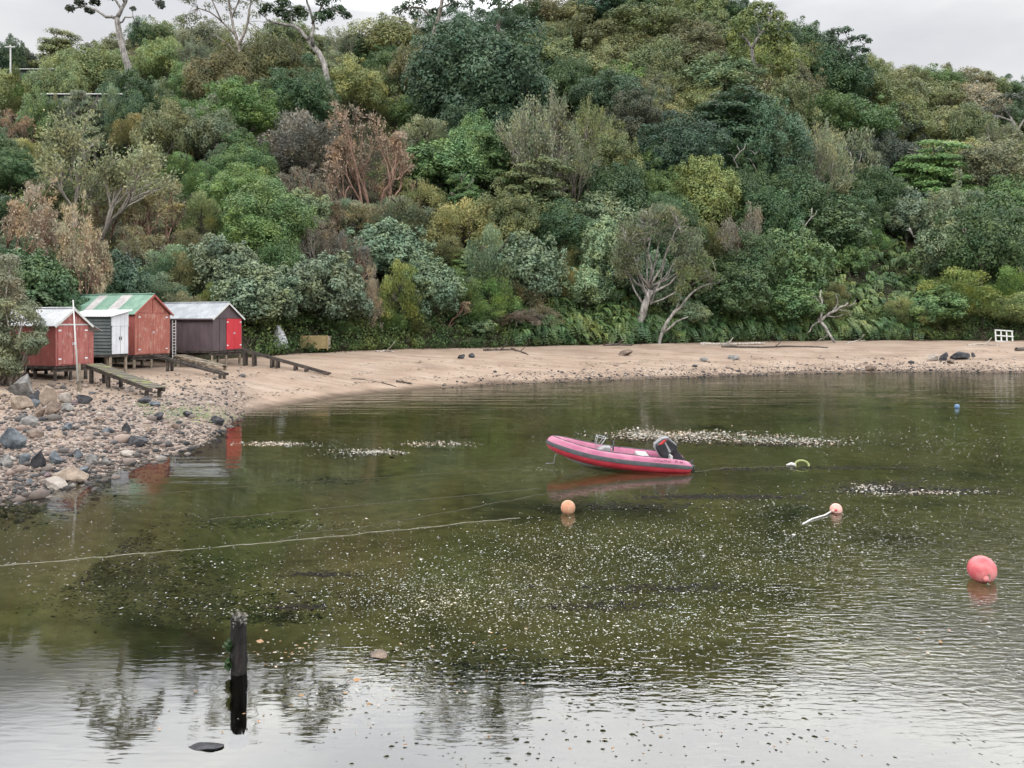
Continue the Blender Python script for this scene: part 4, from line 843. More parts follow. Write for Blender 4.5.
s2 = gable_shed('tall brick-red shed with a green striped iron roof', B2, 2.75, 6.2, 2.42, 3.50, M_DARKRED, M_RED2, [M_GREENIRON, M_CLEAR], trim=M_DARKRED, doors=[(.22, 2.53, .05, 2.40, M_RED2, 2, True)],
                stripes=[(1.5, 2.25), (3.35, 4.05)])
m = MB(); m.box(1.35, 1.40, -.03, -.002, 2.46, 3.38); m.box(.04, 2.71, -.032, -.004, 2.42, 2.455); m.build('batten', M_DARKRED, s2)
s3 = gable_shed('plum-brown shed with bright red double doors and a grey iron roof', B3, 2.8, 5.6, 2.08, 3.02, M_PLUM, M_PLUM, [M_IRON2], doors=[(1.25, 2.72, .06, 2.02, M_DOORRED, 2, True)])
m = MB(); m.box(.04, 2.76, -.03, -.002, 2.05, 2.10); m.box(.62, .66, -.03, -.002, .02, 2.04); m.build('batten', M_PLUM, s3)
m = MB(); m.beam((-.17, -.13, 1.99), (-.17, 5.8, 1.99), .10, .09); m.build('gutter', M_PLUM, s3)
sm = thing('boat_shed', 'narrow shed with white doors and dark weatherboard side between the two red sheds', 'shed', BM, RZ, 'boat sheds on posts above the beach')
m = MB(); m.prism([(.03, 0), (1.16, 0), (1.16, 2.34), (.03, 2.10)], lambda a, b: (a, .02, b), lambda a, b: (a, 3., b))
for k in range(11): z = .01 + k * .18; m.add([(-.03, .02, z), (-.03, 3., z), (.03, 3., z + .18), (.03, .02, z + .18), (.03, .02, z), (.03, 3., z)], [(0, 3, 2, 1), (0, 1, 5, 4), (0, 4, 3), (1, 2, 5)])
m.build('wall', M_DKGREEN, sm)
for j in range(2):
    m = MB(); m.box(.06 + j * .55, .60 + j * .55, -.03, .018, .04, 1.55); d_ = m.build('door', M_WHITE, sm, bevel=.006)
    m = MB(); m.box(.53 if j == 0 else .66, .56 if j == 0 else .69, -.06, -.032, .8, .98); m.build('handle', M_POSTDK, d_)
m = MB(); m.prism([(.02, 1.58), (1.18, 1.58), (1.18, 2.34), (.02, 2.09)], lambda a, b: (a, -.02, b), lambda a, b: (a, .018, b)); m.box(.0, 1.2, -.04, .016, 1.553, 1.577); m.build('transom_panel', M_WHITE, sm)
m = MB(); vs, fs = corrug(-.16, 3.1, (-.17, 2.11), (1.33, 2.45), 34, .008, 0, .045); m.add(vs, fs); m.build('roof', M_IRONW, sm)
m = MB(); m.box(-.02, 1.2, .03, 2.98, -.13, -.003); m.build('floor_frame', M_POSTDK, sm)
posts(sm, BM, [(.06, .1), (1.1, .1), (.06, 1.5), (1.1, 1.5), (.06, 2.9), (1.1, 2.9)], -.13, M_POST, .09)

# slipways: two rails on legs, planked or bare
def slip(label, p, q, half, deck, slats, legs, mat, railh=.14, group='slipways from the boat sheds'):
    p, q = Vector(p), Vector(q); r_ = thing('slipway', label, 'slipway', p, 0, group); d = q - p; sx = d.cross(Vector((0, 0, 1))).normalized()
    for sgn in (-1, 1):
        m = MB(); m.beam(sx * half * sgn, d + sx * half * sgn, .11, railh); m.build('rail', mat, r_)
    if slats:
        m = MB(); n = slats
        for k in range(n):
            c = d * ((k + .5) / n) + Vector((0, 0, railh / 2 + .028)); L = d.length / n * .72; u = d.normalized()
            m.beam(c - u * L / 2, c + u * L / 2, half * 2 + .16 + random.uniform(-.05, .05), .04)
        m.build('deck', deck, r_)
    else:
        m = MB()
        for k in range(4):
            c = d * ((k + .5) / 4) - Vector((0, 0, .035)); m.beam(c - sx * (half - .056), c + sx * (half - .056), .09, .06)
        m.build('crosspiece', mat, r_)
    for t_ in legs:
        for sgn in (-1, 1):
            c = d * t_ + sx * half * sgn; g = hz(p.x + c.x, p.y + c.y) - p.z
            if c.z - railh / 2 - g > .02:
                m = MB(); m.box(c.x - .07, c.x + .07, c.y - .07, c.y + .07, g - .3, c.z - railh / 2 - .004); m.build('leg', mat, r_)
    return r_
e1 = on_ground(158, 399); e1.z += .38
slip('moss-covered plank ramp down from the small red shed to the rocks', at(93, 366, 38.6), e1, .31, M_MOSS, 17, (.08, .35, .93), M_POSTDK, .16)
a2 = at(152, 355, 46.5); e2 = on_ground(226, 380); e2.z += .30
slip('bare twin-rail slipway from the tall brick-red shed onto the sand', a2, e2, .16, M_PLANK, 0, (.25, .95), M_POSTDK, .13)
a4 = at(178, 356, 49.5); e4 = on_ground(222, 371); e4.z += .22
slip('low slatted skid lying behind the twin-rail slipway', a4, e4, .40, M_POST, 9, (.15, .55, .95), M_POST, .10)
a3 = at(240, 349, 52); e3 = on_ground(330, 375); e3.z += .05
slip('long dark timber slipway from the plum shed down to the sand', a3, e3, .22, M_PLANK, 0, (.06, .16, .36, .42, .62, .74), M_POSTDK, .15)
# pole, trellis, dinghy, bin, lattice
p = on_ground(79, 393); d = p.y; r_ = thing('pole', 'tall thin white pole standing in front of the small red shed', 'pole', p)
m = MB(); m.tube([(0, 0, -.3), (0, 0, 1.3)], [.085, .075], 8); m.build('stub_post', M_POST, r_)
top = at(74.2, 300, d) - p; m = MB(); m.tube([(0, -.09, .5), (top.x * .5, -.09, .5 + (top.z - .5) * .5), (top.x, -.09, top.z)], [.038, .034, .026], 8); m.build('shaft', M_TRIM, r_, smooth=True)
p = B2 + FR * 2.95 + SIDE * -.02; r_ = thing('trellis', 'narrow white trellis against the right corner of the tall brick-red shed', 'trellis', p, RZ)
m = MB()
for x in (0, .26): m.box(x, x + .03, 0, .03, -.35, 2.0)
for k in range(12): m.box(.031, .259, .003, .027, -.2 + k * .18, -.17 + k * .18)
m.build('lattice', M_TRIM, r_)
m = MB(); m.box(-.02, .31, -.01, .04, -1.3, -.352); m.build('foot', M_POST, r_)
def dinghy():
    p = on_ground(281, 350); r_ = thing('dinghy', 'white dinghy stood on its transom against the bushes right of the plum shed', 'dinghy', p, math.radians(8))
    r_.rotation_euler = (math.radians(-12), math.radians(-9), math.radians(6)); n = 9; vs = []; fs = []; L = 1.95
    for i in range(n):
        t = i / (n - 1); z = L * t; hw = .56 * (1 - .93 * t ** 2.4); dp = .34 * (1 - .25 * t)
        for k in range(9):
            a = -PI / 2 + PI * k / 8; vs.append((hw * math.sin(a), -dp * math.cos(a) ** .7, z))
    for i in range(n - 1):
        for k in range(8): fs.append((i * 9 + k, i * 9 + k + 1, i * 9 + k + 10, i * 9 + k + 9))
    m = MB(); m.add(vs, fs); o = m.build('hull', M_WHITE, r_, smooth=True); so_ = o.modifiers.new('thick', 'SOLIDIFY'); so_.thickness = .03
    m = MB(); m.prism([(v[0] * .97, v[1] * .97) for v in vs[:9]], lambda a, b: (a, b, .02), lambda a, b: (a, b, .06)); m.build('transom', M_TRIM, r_)
    m = MB()
    m.tube([(vs[i * 9][0] * 1.02, .02, vs[i * 9][2]) for i in range(n)], .028, 6).tube([(vs[i * 9 + 8][0] * 1.02, .02, vs[i * 9 + 8][2]) for i in range(n)], .028, 6); m.build('gunwale', M_TRIM, r_)
    m = MB(); m.beam((0, -.345, .05), (0, -.27, 1.85), .05, .05, up=(0, 1, 0)); m.build('keel', M_TRIM, r_)
dinghy()
M_YEL = worn('yellowish_timber', (.20, .15, .068), (.28, .22, .11), 2.5, .8, 12, .01)
p = on_ground(300.5, 350); d = p.y; wd = 27 / F * d; r_ = thing('wooden_bin', 'low yellow plank bin under the trees at the top of the beach', 'bin', p)
m = MB()
for k in range(3): m.box(wd * k / 3 + .02, wd * (k + 1) / 3 - .02, 0, .05, .02, 1.05)
m.build('front_panel', M_YEL, r_, bevel=.01)
m = MB(); m.box(.0, .05, .052, 1.1, .02, 1.0).box(wd - .05, wd, .052, 1.1, .02, 1.0).box(.052, wd - .052, 1.05, 1.1, .02, 1.0); m.build('side_panel', M_PLANK, r_)
for k in range(4):
    m = MB(); m.box(wd * k / 3 - .045, wd * k / 3 + .045, -.045, -.003, -.1, 1.1); m.build('post', M_YEL, r_)
p = on_ground(996, 341.5); d = p.y; wl = 16 / F * d; hl = 12.5 / F * d; r_ = thing('lattice_frame', 'white timber lattice frame propped at the foot of the bank on the right', 'frame', p, math.radians(-6)); r_.rotation_euler = (math.radians(-14), math.radians(4), math.radians(-5))
m = MB()
for k in range(4): m.box(wl * k / 3 - .07, wl * k / 3 + .07, 0, .05, -.05, hl)
m.build('upright', M_TRIM, r_)
m = MB()
for z in (.06, hl * .5, hl - .08): m.box(-.1, wl + .1, -.052, -.002, z - .065, z + .065)
m.build('crossbar', M_TRIM, r_)

# ------------------------------------------------------------------ houses and pole at the top of the left-hand slope
M_ROOFW = worn('pale_house_roof', (.42, .43, .44), (.52, .53, .54), 1, .5, 4, .004)
def house(label, px, py, wpx, hpx, dd, depth, wallh, rz=0.):
    c = at(px, py, dd); w2 = wpx / F * dd / 2; rh = hpx / F * dd; r_ = thing('house', label, 'house', c, rz)
    m = MB(); m.box(-w2 + .4, w2 - .4, .4, depth - .4, -wallh, -.003); m.build('wall', M_DKGREEN, r_)
    m = MB(); k = min(w2 * .55, depth / 2); a = [(-w2, 0, 0), (w2, 0, 0), (w2, depth, 0), (-w2, depth, 0), (-w2 + k, depth / 2, rh), (w2 - k, depth / 2, rh)]
    m.add(a, [(0, 1, 5, 4), (1, 2, 5), (2, 3, 4, 5), (3, 0, 4), (0, 3, 2, 1)]); m.build('roof', M_ROOFW, r_)
    m = MB(); m.tube([(-w2, -.06, -.02), (w2, -.06, -.02)], .07, 6); m.build('gutter', M_TRIM, r_)
    for x in (-w2 * .5, w2 * .3):
        m = MB(); m.box(x, x + 1.4, .35, .397, -1.9, -.7); f_ = m.build('window', M_TRIM, r_)
        m = MB(); m.box(x + .08, x + 1.32, .33, .348, -1.82, -.78); m.build('pane', M_POSTDK, f_)
house('white house roof just below the left skyline beside the dark sparse bush', 34, 69, 40, 5, HD1, 7, 22)
house('long low white roof half hidden by trees below the upper white roof', 82, 94, 82, 5, HD2, 7, 22)
dp = on_ground(11, 100).y - 3; p = at(10.5, 90, dp); r_ = thing('utility_pole', 'pale utility pole by the dark trees at the top left', 'pole', p)
m = MB(); m.tube([(0, 0, -8), (0, 0, 45 / F * dp)], [.16, .12], 8); m.build('shaft', M_TRIM, r_)
m = MB(); m.box(-.9, .9, -.2, -.13, 43 / F * dp - .1, 43 / F * dp + .05); m.build('crossarm', M_TRIM, r_)

# ------------------------------------------------------------------ the inflatable boat
M_PINK = worn('faded_pink_rubber', (.22, .055, .105), (.29, .10, .155), 2.2, .5, 30, .001, spec=.4)
M_REDRUB = worn('red_rubber', (.28, .018, .030), (.36, .030, .045), 2.2, .45, 30, .001, spec=.4)
M_GREYRUB = worn('grey_rubbing_strip', (.030, .033, .036), (.052, .056, .060), 3, .6, 30, .001)
M_HULL = worn('pale_hull', (.28, .29, .28), (.38, .39, .375), 3, .4, 20, .001, spec=.5)
M_DECK = worn('grey_deck', (.16, .165, .165), (.24, .245, .245), 4, .7, 30, .002)
M_BLACKP = worn('black_gloss_plastic', (.012, .013, .015), (.024, .026, .03), 4, .3, 20, .0005, spec=.6)
M_GREYP = worn('light_grey_plastic', (.15, .153, .157), (.21, .213, .217), 4, .4, 20, .0005, spec=.5)
M_STEEL = worn('stainless_tube', (.30, .31, .32), (.40, .41, .42), 5, .3, 20, .0005, spec=.8)
M_LETTER = worn('dark_pink_lettering', (.14, .035, .06), (.18, .05, .08), 5, .5, 20, .0005)
M_REDP = worn('red_plastic', (.36, .02, .02), (.42, .03, .03), 5, .4, 20, .0005)
bp = on_sea(615.5, 466.5); bt = thing('inflatable_boat', 'pink and red inflatable boat with a black outboard, bow up, moored in the bay', 'boat', (bp.x, bp.y, 0), math.radians(178)); bt.rotation_euler = (0, math.radians(-2.6), math.radians(178)); bt.location.z = -.01
# line of the tube: stern to bow on one side
TL = [(-2.12, .70, .20, .10), (-1.98, .70, .205, .19), (-1.6, .70, .215, .215), (-1.0, .71, .235, .222), (-.4, .71, .262, .226), (.2, .70, .305, .228), (.7, .67, .365, .228), (1.15, .59, .445, .226), (1.5, .46, .525, .222), (1.76, .28, .59, .215), (1.88, .10, .622, .21), (1.895, 0, .626, .21)]
def densify(P, n=4):
    P = np.array(P); out = []
    for i in range(len(P) - 1):
        p0, p1, p2, p3 = P[max(i - 1, 0)], P[i], P[i + 1], P[min(i + 2, len(P) - 1)]
        for k in range(n):
            t = k / n; out.append(.5 * ((2 * p1) + (p2 - p0) * t + (2 * p0 - 5 * p1 + 4 * p2 - p3) * t * t + (3 * p1 - p0 - 3 * p2 + p3) * t ** 3))
    return out + [P[-1]]
half = densify(TL); line = half + [np.array([q[0], -q[1], q[2], q[3]]) for q in half[-2::-1]]
def tube_arc(a0, a1, n, grow_=0.):
    """part of the tube's skin between two angles: 0 outboard, 90 up"""
    vs = []; fs = []
    for i, q in enumerate(line):
        A, B = line[max(i - 1, 0)], line[min(i + 1, len(line) - 1)]; t = unit((B - A)[:3]); out = unit(np.array([-t[1], t[0], 0])) * -1
        if np.dot(out[:2], q[:2] - np.array([-.6, 0])) < 0: out = -out
        up = unit(np.cross(t, out)); up = up if up[2] > 0 else -up
        for k in range(n + 1):
            a = math.radians(a0 + (a1 - a0) * k / n); vs.append(q[:3] + (out * math.cos(a) + up * math.sin(a)) * (q[3] + grow_))
    m = n + 1
    for i in range(len(line) - 1):
        for k in range(n): fs.append((i * m + k, (i + 1) * m + k, (i + 1) * m + k + 1, i * m + k + 1))
    return vs, fs
m = MB(); m.add(*tube_arc(16, 200, 16)); tt = m.build('tube_top', M_PINK, bt, smooth=True)
m = MB(); m.add(*tube_arc(-160, 16, 14)); m.build('tube_underside', M_REDRUB, bt, smooth=True)
m = MB(); m.add(*tube_arc(-3, 25, 4, .022)); sk = m.build('rubbing_strip', M_GREYRUB, bt, smooth=True)
for y in (.70, -.70):
    m = MB(); m.ball((-2.125, y, .20), (.05, .10, .10), 12, 8); m.build('end_cap', M_GREYRUB, bt, smooth=True)
# lettering on the tube near the stern: small dark strokes, too worn to read
m = MB()
for k, x in enumerate((-1.02, -1.13, -1.24, -1.35, -1.46, -1.66, -1.80)):
    a = math.radians(47); c = Vector((x, .705 + .226 * math.cos(a), .228 - .0 + .222 * math.sin(a))); u = Vector((0, -math.sin(a), math.cos(a))); nn = Vector((0, math.cos(a), math.sin(a)))
    for dx, w_ in ((-.03, .016), (.03, .016)): m.beam(c + Vector((dx, 0, 0)) - u * .04 + nn * .004, c + Vector((dx, 0, 0)) + u * .04 + nn * .004, w_, .006, up=nn)
    m.beam(c + Vector((-.03, 0, 0)) + u * (.03 if k % 2 else -.03) + nn * .004, c + Vector((.03, 0, 0)) + u * (.03 if k % 2 else 0) + nn * .004, .016, .006, up=nn)
m.build('lettering', M_LETTER, tt)
# rigid hull: keel, chines, spray rails
ST = [(-1.58, .60, .08, -.22), (-1.0, .60, .09, -.22), (-.2, .60, .12, -.20), (.5, .58, .19, -.14), (1.0, .50, .28, -.02), (1.4, .37, .38, .14), (1.7, .18, .47, .34), (1.80, .04, .52, .46)]
vs = []; fs = []
for (x, hw, zc, zk) in ST: vs += [(x, hw, zc), (x, hw * .55, zc * .45 + zk * .55), (x, 0, zk), (x, -hw * .55, zc * .45 + zk * .55), (x, -hw, zc)]
for i in range(len(ST) - 1):
    for k in range(4): fs.append((i * 5 + k, i * 5 + k + 1, i * 5 + k + 6, i * 5 + k + 5))
fs.append((0, 1, 2, 3, 4)); m = MB(); m.add(vs, fs); hu = m.build('hull', M_HULL, bt)
for f_ in (.35, .70):
    for sg in (1, -1):
        m = MB(); pts = [(x, sg * hw * f_, zc * f_ + zk * (1 - f_) - .012) for (x, hw, zc, zk) in ST[2:7]]; m.tube(pts, .022, 6); m.build('spray_rail', M_GREYRUB if f_ > .5 else M_HULL, hu)
m = MB(); m.add([(x, s_ * hw * 1.02, zc + .05) for (x, hw, zc, zk) in ST for s_ in (1, -1)], [(2 * i, 2 * i + 1, 2 * i + 3, 2 * i + 2) for i in range(len(ST) - 1)]); m.build('deck', M_DECK, bt)
m = MB(); m.box(-1.60, -1.54, -.58, .58, -.05, .50); m.build('transom', M_HULL, bt, bevel=.01)
m = MB(); m.box(-.95, -.62, -.50, .50, .16, .44); m.build('seat', M_HULL, bt, bevel=.03)
# steering console with windscreen frame
m = MB(); m.prism([(.18, .12), (.62, .16), (.56, .52), (.36, .60), (.18, .60)], lambda a, b: (a, -.24, b), lambda a, b: (a, .24, b)); cs = m.build('console', M_DECK, bt, bevel=.02)
m = MB(); m.tube([(.58, -.24, .54), (.36, -.235, .86), (.34, 0, .88), (.36, .235, .86), (.58, .24, .54)], .011, 8); m.tube([(.36, .235, .86), (.60, .235, .90), (.64, .24, .60)], .010, 8).tube([(.36, -.235, .86), (.60, -.235, .90), (.64, -.24, .60)], .010, 8).tube([(.60, .235, .90), (.60, -.235, .90)], .010, 8); m.build('windscreen_frame', M_STEEL, cs, smooth=True)
m = MB(); m.tube([(.10, .0 + .15 * math.cos(a), .62 + .15 * math.sin(a)) for a in np.linspace(0, 2 * PI, 17)], .014, 6); m.tube([(.10, 0, .62), (.2, 0, .56)], .02, 6); m.build('steering_wheel', M_BLACKP, cs)
m = MB(); m.box(-.05, .10, .26, .40, .28, .46); m.build('fuel_tank', M_REDP, bt, bevel=.02)
for sg in (1, -1):
    pts = [(q[0], sg * (q[1] - .05) if q[1] > .06 else 0, q[2] + q[3] + (.012 if i % 4 else .0)) for i, q in enumerate(half[10:-2])]
    m = MB(); m.tube(pts, .012, 6); m.build('grab_line', M_GREYRUB, bt)
m = MB(); m.tube([(1.75, 0, .40), (1.84, .02, .20), (1.86, .03, .02), (2.1, .08, .006)], .011, 6); m.build('bow_rope', M_GREYP, bt)
# outboard, tipped up
om = bpy.data.objects.new('outboard_motor', None); COL.objects.link(om); om.parent = bt; om.scale = (1.12, 1.12, 1.12); om.location = (-1.66, 0, .44); om.rotation_euler = (0, math.radians(48), 0)
m = MB(); m.prism([(.20, .06), (.24, .20), (.17, .47), (.10, .53), (-.14, .50), (-.27, .40), (-.30, .10), (-.22, .04)], lambda a, b: (a, -.17, b), lambda a, b: (a, .17, b)); cw = m.build('cowling', M_BLACKP, om, bevel=.04)
m = MB(); m.prism([(.255, .20), (.19, .48), (.11, .55), (-.145, .52), (-.28, .415), (-.27, .395), (-.14, .505), (.10, .535), (.175, .46), (.245, .20)], lambda a, b: (a, -.165, b), lambda a, b: (a, .165, b)); m.build('cowling_top', M_GREYP, om, bevel=.008)
for sg in (1, -1):
    y0 = .173 * sg
    m = MB(); m.prism([(-.06, .12), (.0, .12), (-.10, .40), (-.14, .40)], lambda a, b: (a, y0, b), lambda a, b: (a, y0 + .004 * sg, b)); m.build('stripe', M_GREYP, om)
    m = MB(); m.prism([(-.02, .42), (.06, .48), (-.12, .48), (-.22, .42)], lambda a, b: (a, y0, b), lambda a, b: (a, y0 + .004 * sg, b)); m.build('badge', M_REDP, om)
m = MB(); m.prism([(-.20, .04), (.02, .04), (.0, -.35), (-.04, -.60), (-.14, -.60), (-.16, -.35)], lambda a, b: (a, -.045, b), lambda a, b: (a, .045, b)); m.box(-.32, .0, -.09, .09, -.50, -.485); m.build('leg', M_BLACKP, om, bevel=.012)
m = MB(); m.tube([(.06, 0, -.62), (-.02, 0, -.62), (-.18, 0, -.62), (-.22, 0, -.62)], [.02, .055, .05, .03], 10); m.prism([(-.02, -.66), (-.14, -.66), (-.13, -.80), (-.08, -.78)], lambda a, b: (a, -.01, b), lambda a, b: (a, .01, b)); m.build('gearcase', M_BLACKP, om, smooth=False)
m = MB()
for k in range(3):
    a = 2 * PI * k / 3 + .4; c, s_ = math.cos(a), math.sin(a); m.add([(-.20, c * .03, -.62 + s_ * .03), (-.18, c * .13 - s_ * .05, -.62 + s_ * .13 + c * .05), (-.20, c * .16, -.62 + s_ * .16), (-.24, c * .12 + s_ * .05, -.62 + s_ * .12 - c * .05), (-.205, c * .03, -.625 + s_ * .03), (-.185, c * .13 - s_ * .05, -.625 + s_ * .13 + c * .05), (-.205, c * .16, -.625 + s_ * .16), (-.245, c * .12 + s_ * .05, -.625 + s_ * .12 - c * .05)], [(0, 1, 2, 3), (7, 6, 5, 4), (0, 4, 5, 1), (1, 5, 6, 2), (2, 6, 7, 3), (3, 7, 4, 0)])
m.build('propeller', M_GREYP, om)
m = MB(); m.box(-.0, .12, -.09, .09, -.22, .04); m.build('bracket', M_BLACKP, om, bevel=.01)

# ------------------------------------------------------------------ buoys, ropes, the old pile
M_BUOYRED = worn('sun_faded_red_buoy', (.34, .05, .06), (.50, .20, .19), 1.6, .45, 20, .002, spec=.4)
M_BUOYOR = worn('orange_buoy', (.33, .145, .075), (.38, .22, .14), 3, .5, 20, .002, spec=.4)
M_BUOYPK = worn('pale_pink_buoy', (.42, .22, .18), (.48, .30, .26), 3, .5, 20, .002, spec=.4)
M_BUOYYG = worn('yellow_green_float', (.17, .19, .065), (.23, .25, .10), 3, .5, 20, .002)
M_BUOYBL = worn('blue_float', (.07, .13, .22), (.11, .18, .28), 3, .5, 20, .002)
M_ROPE = worn('wet_rope', (.13, .125, .09), (.24, .23, .18), 9, .8, 60, .003)
M_ROPEDK = worn('weedy_rope', (.035, .035, .02), (.075, .07, .04), 9, .8, 60, .003)
def buoy(label, px, py, wpx, mat, sink=.18, neck=None, tilt=0.):
    """py: the row of the float's middle"""
    d = F * H / (py + wpx * .5 * (1 - 2 * sink) - HY); R_ = wpx / 2 / F * d; p = at(px, py, d); p.z = R_ * (1 - 2 * sink)
    r_ = thing('buoy', label, 'buoy', (p.x, p.y, 0)); m = MB(); m.ball((0, 0, p.z), (R_, R_, R_ * 1.02), 28, 18); m.build('float', mat, r_, smooth=True)
    if neck:
        dx, dz = neck; dv = Vector((dx, -.75, dz)).normalized(); c = Vector((0, 0, p.z)); m = MB(); m.tube([c + dv * R_ * .9, c + dv * R_ * 1.12, c + dv * R_ * 1.22], [R_ * .26, R_ * .22, R_ * .16], 12); m.build('eyelet', mat, r_, smooth=True)
    return r_, R_, p
r_, R_, p = buoy('large sun-faded red round buoy on the right with a rope hanging from its eye', 982, 569.5, 26.5, M_BUOYRED, .12, (-.15, -.35))
e = Vector((-R_ * .18, -R_ * 1.02, p.z - R_ * .5)); m = MB(); m.tube([Vector((-R_ * .05, -R_ * 1.0, p.z - .02)), Vector((-R_ * .1, -R_ * 1.12, p.z - R_ * .35)), e, Vector((-R_ * .3, -R_ * 1.15, .01)), Vector((-R_ * .1, -R_ * 1.25, -.02))], .018, 8); m.build('rope', M_ROPE, r_, smooth=True)
buoy('small orange round buoy in front of the boat', 568, 507.5, 14.5, M_BUOYOR, .14)
r_, R_, p = buoy('small pale pink buoy trailing a white floating rope', 836, 509.5, 12, M_BUOYPK, .3, (-.9, -.1))
b_ = on_sea(803, 524) - Vector((p.x, p.y, 0)); m = MB(); m.tube([(-R_ * .9, -R_ * .4, .03), b_ * .35 + Vector((0, 0, .02)), b_ * .7 + Vector((0, .06, .015)), b_ + Vector((0, 0, .005))], .019, 8); m.build('rope', M_TRIM, r_, smooth=True)
m = MB(); m.ball((-R_ * .35, -R_ * .86, p.z + .01), R_ * .22, 10, 8); m.build('eyelet', M_REDRUB, r_, smooth=True)
q = on_sea(802, 466); r_ = thing('float_ring', 'yellow-green ring float with a pale end lying on the water right of the boat', 'float', q)
R_ = 6.8 / F * q.y; m = MB(); m.tube([(R_ * math.cos(a), R_ * .55 * math.sin(a) * .6, R_ * .12 + R_ * .62 * math.sin(a)) for a in np.linspace(0, 2 * PI, 25)], R_ * .17, 8, cap=False); m.build('ring', M_BUOYYG, r_, smooth=True)
m = MB(); m.tube([(-R_ * .9, 0, .03), (-R_ * 1.5, .05, .05), (-R_ * 2.2, .05, .02)], [R_ * .22, R_ * .26, R_ * .1], 8); m.build('rope_end', M_TRIM, r_, smooth=True)
buoy('tiny blue float far out on the water at the right', 957, 406.5, 4.8, M_BUOYBL, .2)
def rope(label, pts, rad, mat):
    P = [on_sea(*q) for q in pts]; Q = []
    for a, b in zip(P[:-1], P[1:]):
        for k in range(8): t = k / 8; Q.append(a.lerp(b, t) + Vector((random.gauss(0, .012), random.gauss(0, .03), .004 + random.gauss(0, .004))))
    m = MB(); m.tube(Q + [P[-1]], rad, 6); o = m.build('mooring_rope', mat, None, smooth=True); tag(o, label, 'rope', 'mooring ropes lying on the water')
rope('long pale mooring rope floating across the left half of the bay', [(-60, 573), (0, 566), (120, 556), (240, 545), (330, 537), (430, 527), (520, 518)], .008, M_ROPE)
rope('dark weedy rope on the water above the long pale rope', [(210, 520), (300, 511), (400, 502), (540, 489)], .011, M_ROPEDK)
rope('thin rope from the rocks across the water towards the boat', [(128, 496), (230, 488), (330, 481), (420, 475), (520, 468)], .006, M_ROPEDK)
rope('dark rope trailing on the water right of the boat', [(694, 472), (730, 468), (790, 467)], .014, M_ROPEDK)
rope('short slack rope floating between the boat and the long pale rope', [(280, 541), (300, 534), (360, 528), (450, 512), (545, 494)], .009, M_ROPEDK)
# the pile
pp = on_sea(239, 673); r_ = thing('mooring_pile', 'old blackened timber pile standing in the water near the camera', 'pile', pp)
M_PILE = worn('blackened_pile', (.004, .0035, .003), (.016, .013, .011), 6, .8, 25, .03, stretch=(1, 1, .25))
kr = np.random.default_rng(31); vs = []; fs = []; n = 18; nz = 16; top = 55 / F * pp.y; Rr = 6.9 / F * pp.y
prof = kr.normal(0, .07, n)
for i in range(nz):
    z = -.9 + (top + .9) * i / (nz - 1)
    for k in range(n):
        a = 2 * PI * k / n; q = Rr * (1 + prof[k] + kr.normal() * .075) * (1.12 - .12 * i / nz); vs.append((q * math.cos(a), q * math.sin(a), z + (kr.normal() * .03 if i == nz - 1 else 0)))
vs.append((0, 0, top - .05)); e = len(vs) - 1
for i in range(nz - 1):
    for k in range(n): fs.append((i * n + k, i * n + (k + 1) % n, (i + 1) * n + (k + 1) % n, (i + 1) * n + k))
fs += [((nz - 1) * n + k, (nz - 1) * n + (k + 1) % n, e) for k in range(n)]
m = MB(); m.add(vs, fs); m.build('post', M_PILE, r_)
cl = Cloud(); k_ = 260; a = kr.uniform(0, 2 * PI, k_); rr = Rr * kr.uniform(.2, 1.1, k_); cl.leaves(kr, np.stack([rr * np.cos(a), rr * np.sin(a), top + kr.uniform(-.10, .05, k_)], 1), rvec(kr, k_), .045 * kr.uniform(.6, 1.6, k_), kr.uniform(.3, 1, k_), .7)
o = link('lichen', cl.mesh('lichen', M_TWIG), r_); o.color = (.10, .095, .085, 1)
for zc in (.36, .14):
    cl = Cloud(); k_ = 130; cl.leaves(kr, np.array([-Rr * 1.15, -.05, zc]) + kr.normal(size=(k_, 3)) * np.array([.018, .026, .026]), rvec(kr, k_), .06 * kr.uniform(.6, 1.5, k_), kr.uniform(.2, .8, k_), .5)
    o = link('weed_tuft', cl.mesh('weed_tuft', M_LEAF), r_); o.color = (.022, .045, .014, 1)

# ------------------------------------------------------------------ rocks
STONE = {n_: worn('stone_' + n_, a, b, sc, .75, 14, .03, detail=7) for n_, a, b, sc in (
    ('grey', (.085, .082, .078), (.21, .20, .185), 3.5), ('black', (.012, .012, .014), (.05, .05, .055), 4), ('tan', (.155, .12, .09), (.28, .22, .17), 4), ('blue', (.035, .042, .050), (.12, .135, .145), 4),
    ('brown', (.075, .055, .042), (.17, .125, .095), 4), ('pale', (.19, .165, .14), (.30, .265, .23), 4), ('purple', (.08, .055, .06), (.15, .11, .11), 4))}
def rock_bm(r, w_, dp, h_, blocky=.25):
    import bmesh
    bm = bmesh.new(); bmesh.ops.create_icosphere(bm, subdivisions=3, radius=1.)
    pl = [(Vector(rvec(r, 1)[0]), r.uniform(.42, .82)) for _ in range(15)]; ph = r.uniform(0, 9, 6)
    for v in bm.verts:
        p = v.co.copy()
        for n_, q in pl:
            dd_ = p.dot(n_) - q
            if dd_ > 0: p -= n_ * dd_ * .97
        p *= 1.12 + .07 * math.sin(4 * p.x + ph[0]) * math.sin(4 * p.y + ph[1]) + .05 * math.sin(9 * p.z + ph[2]) * math.sin(8 * p.x + ph[3])
        v.co = Vector((p.x * w_ / 2, p.y * dp / 2, p.z * h_ / 2))
    me = bpy.data.meshes.new('rock'); bm.to_mesh(me); bm.free(); return me
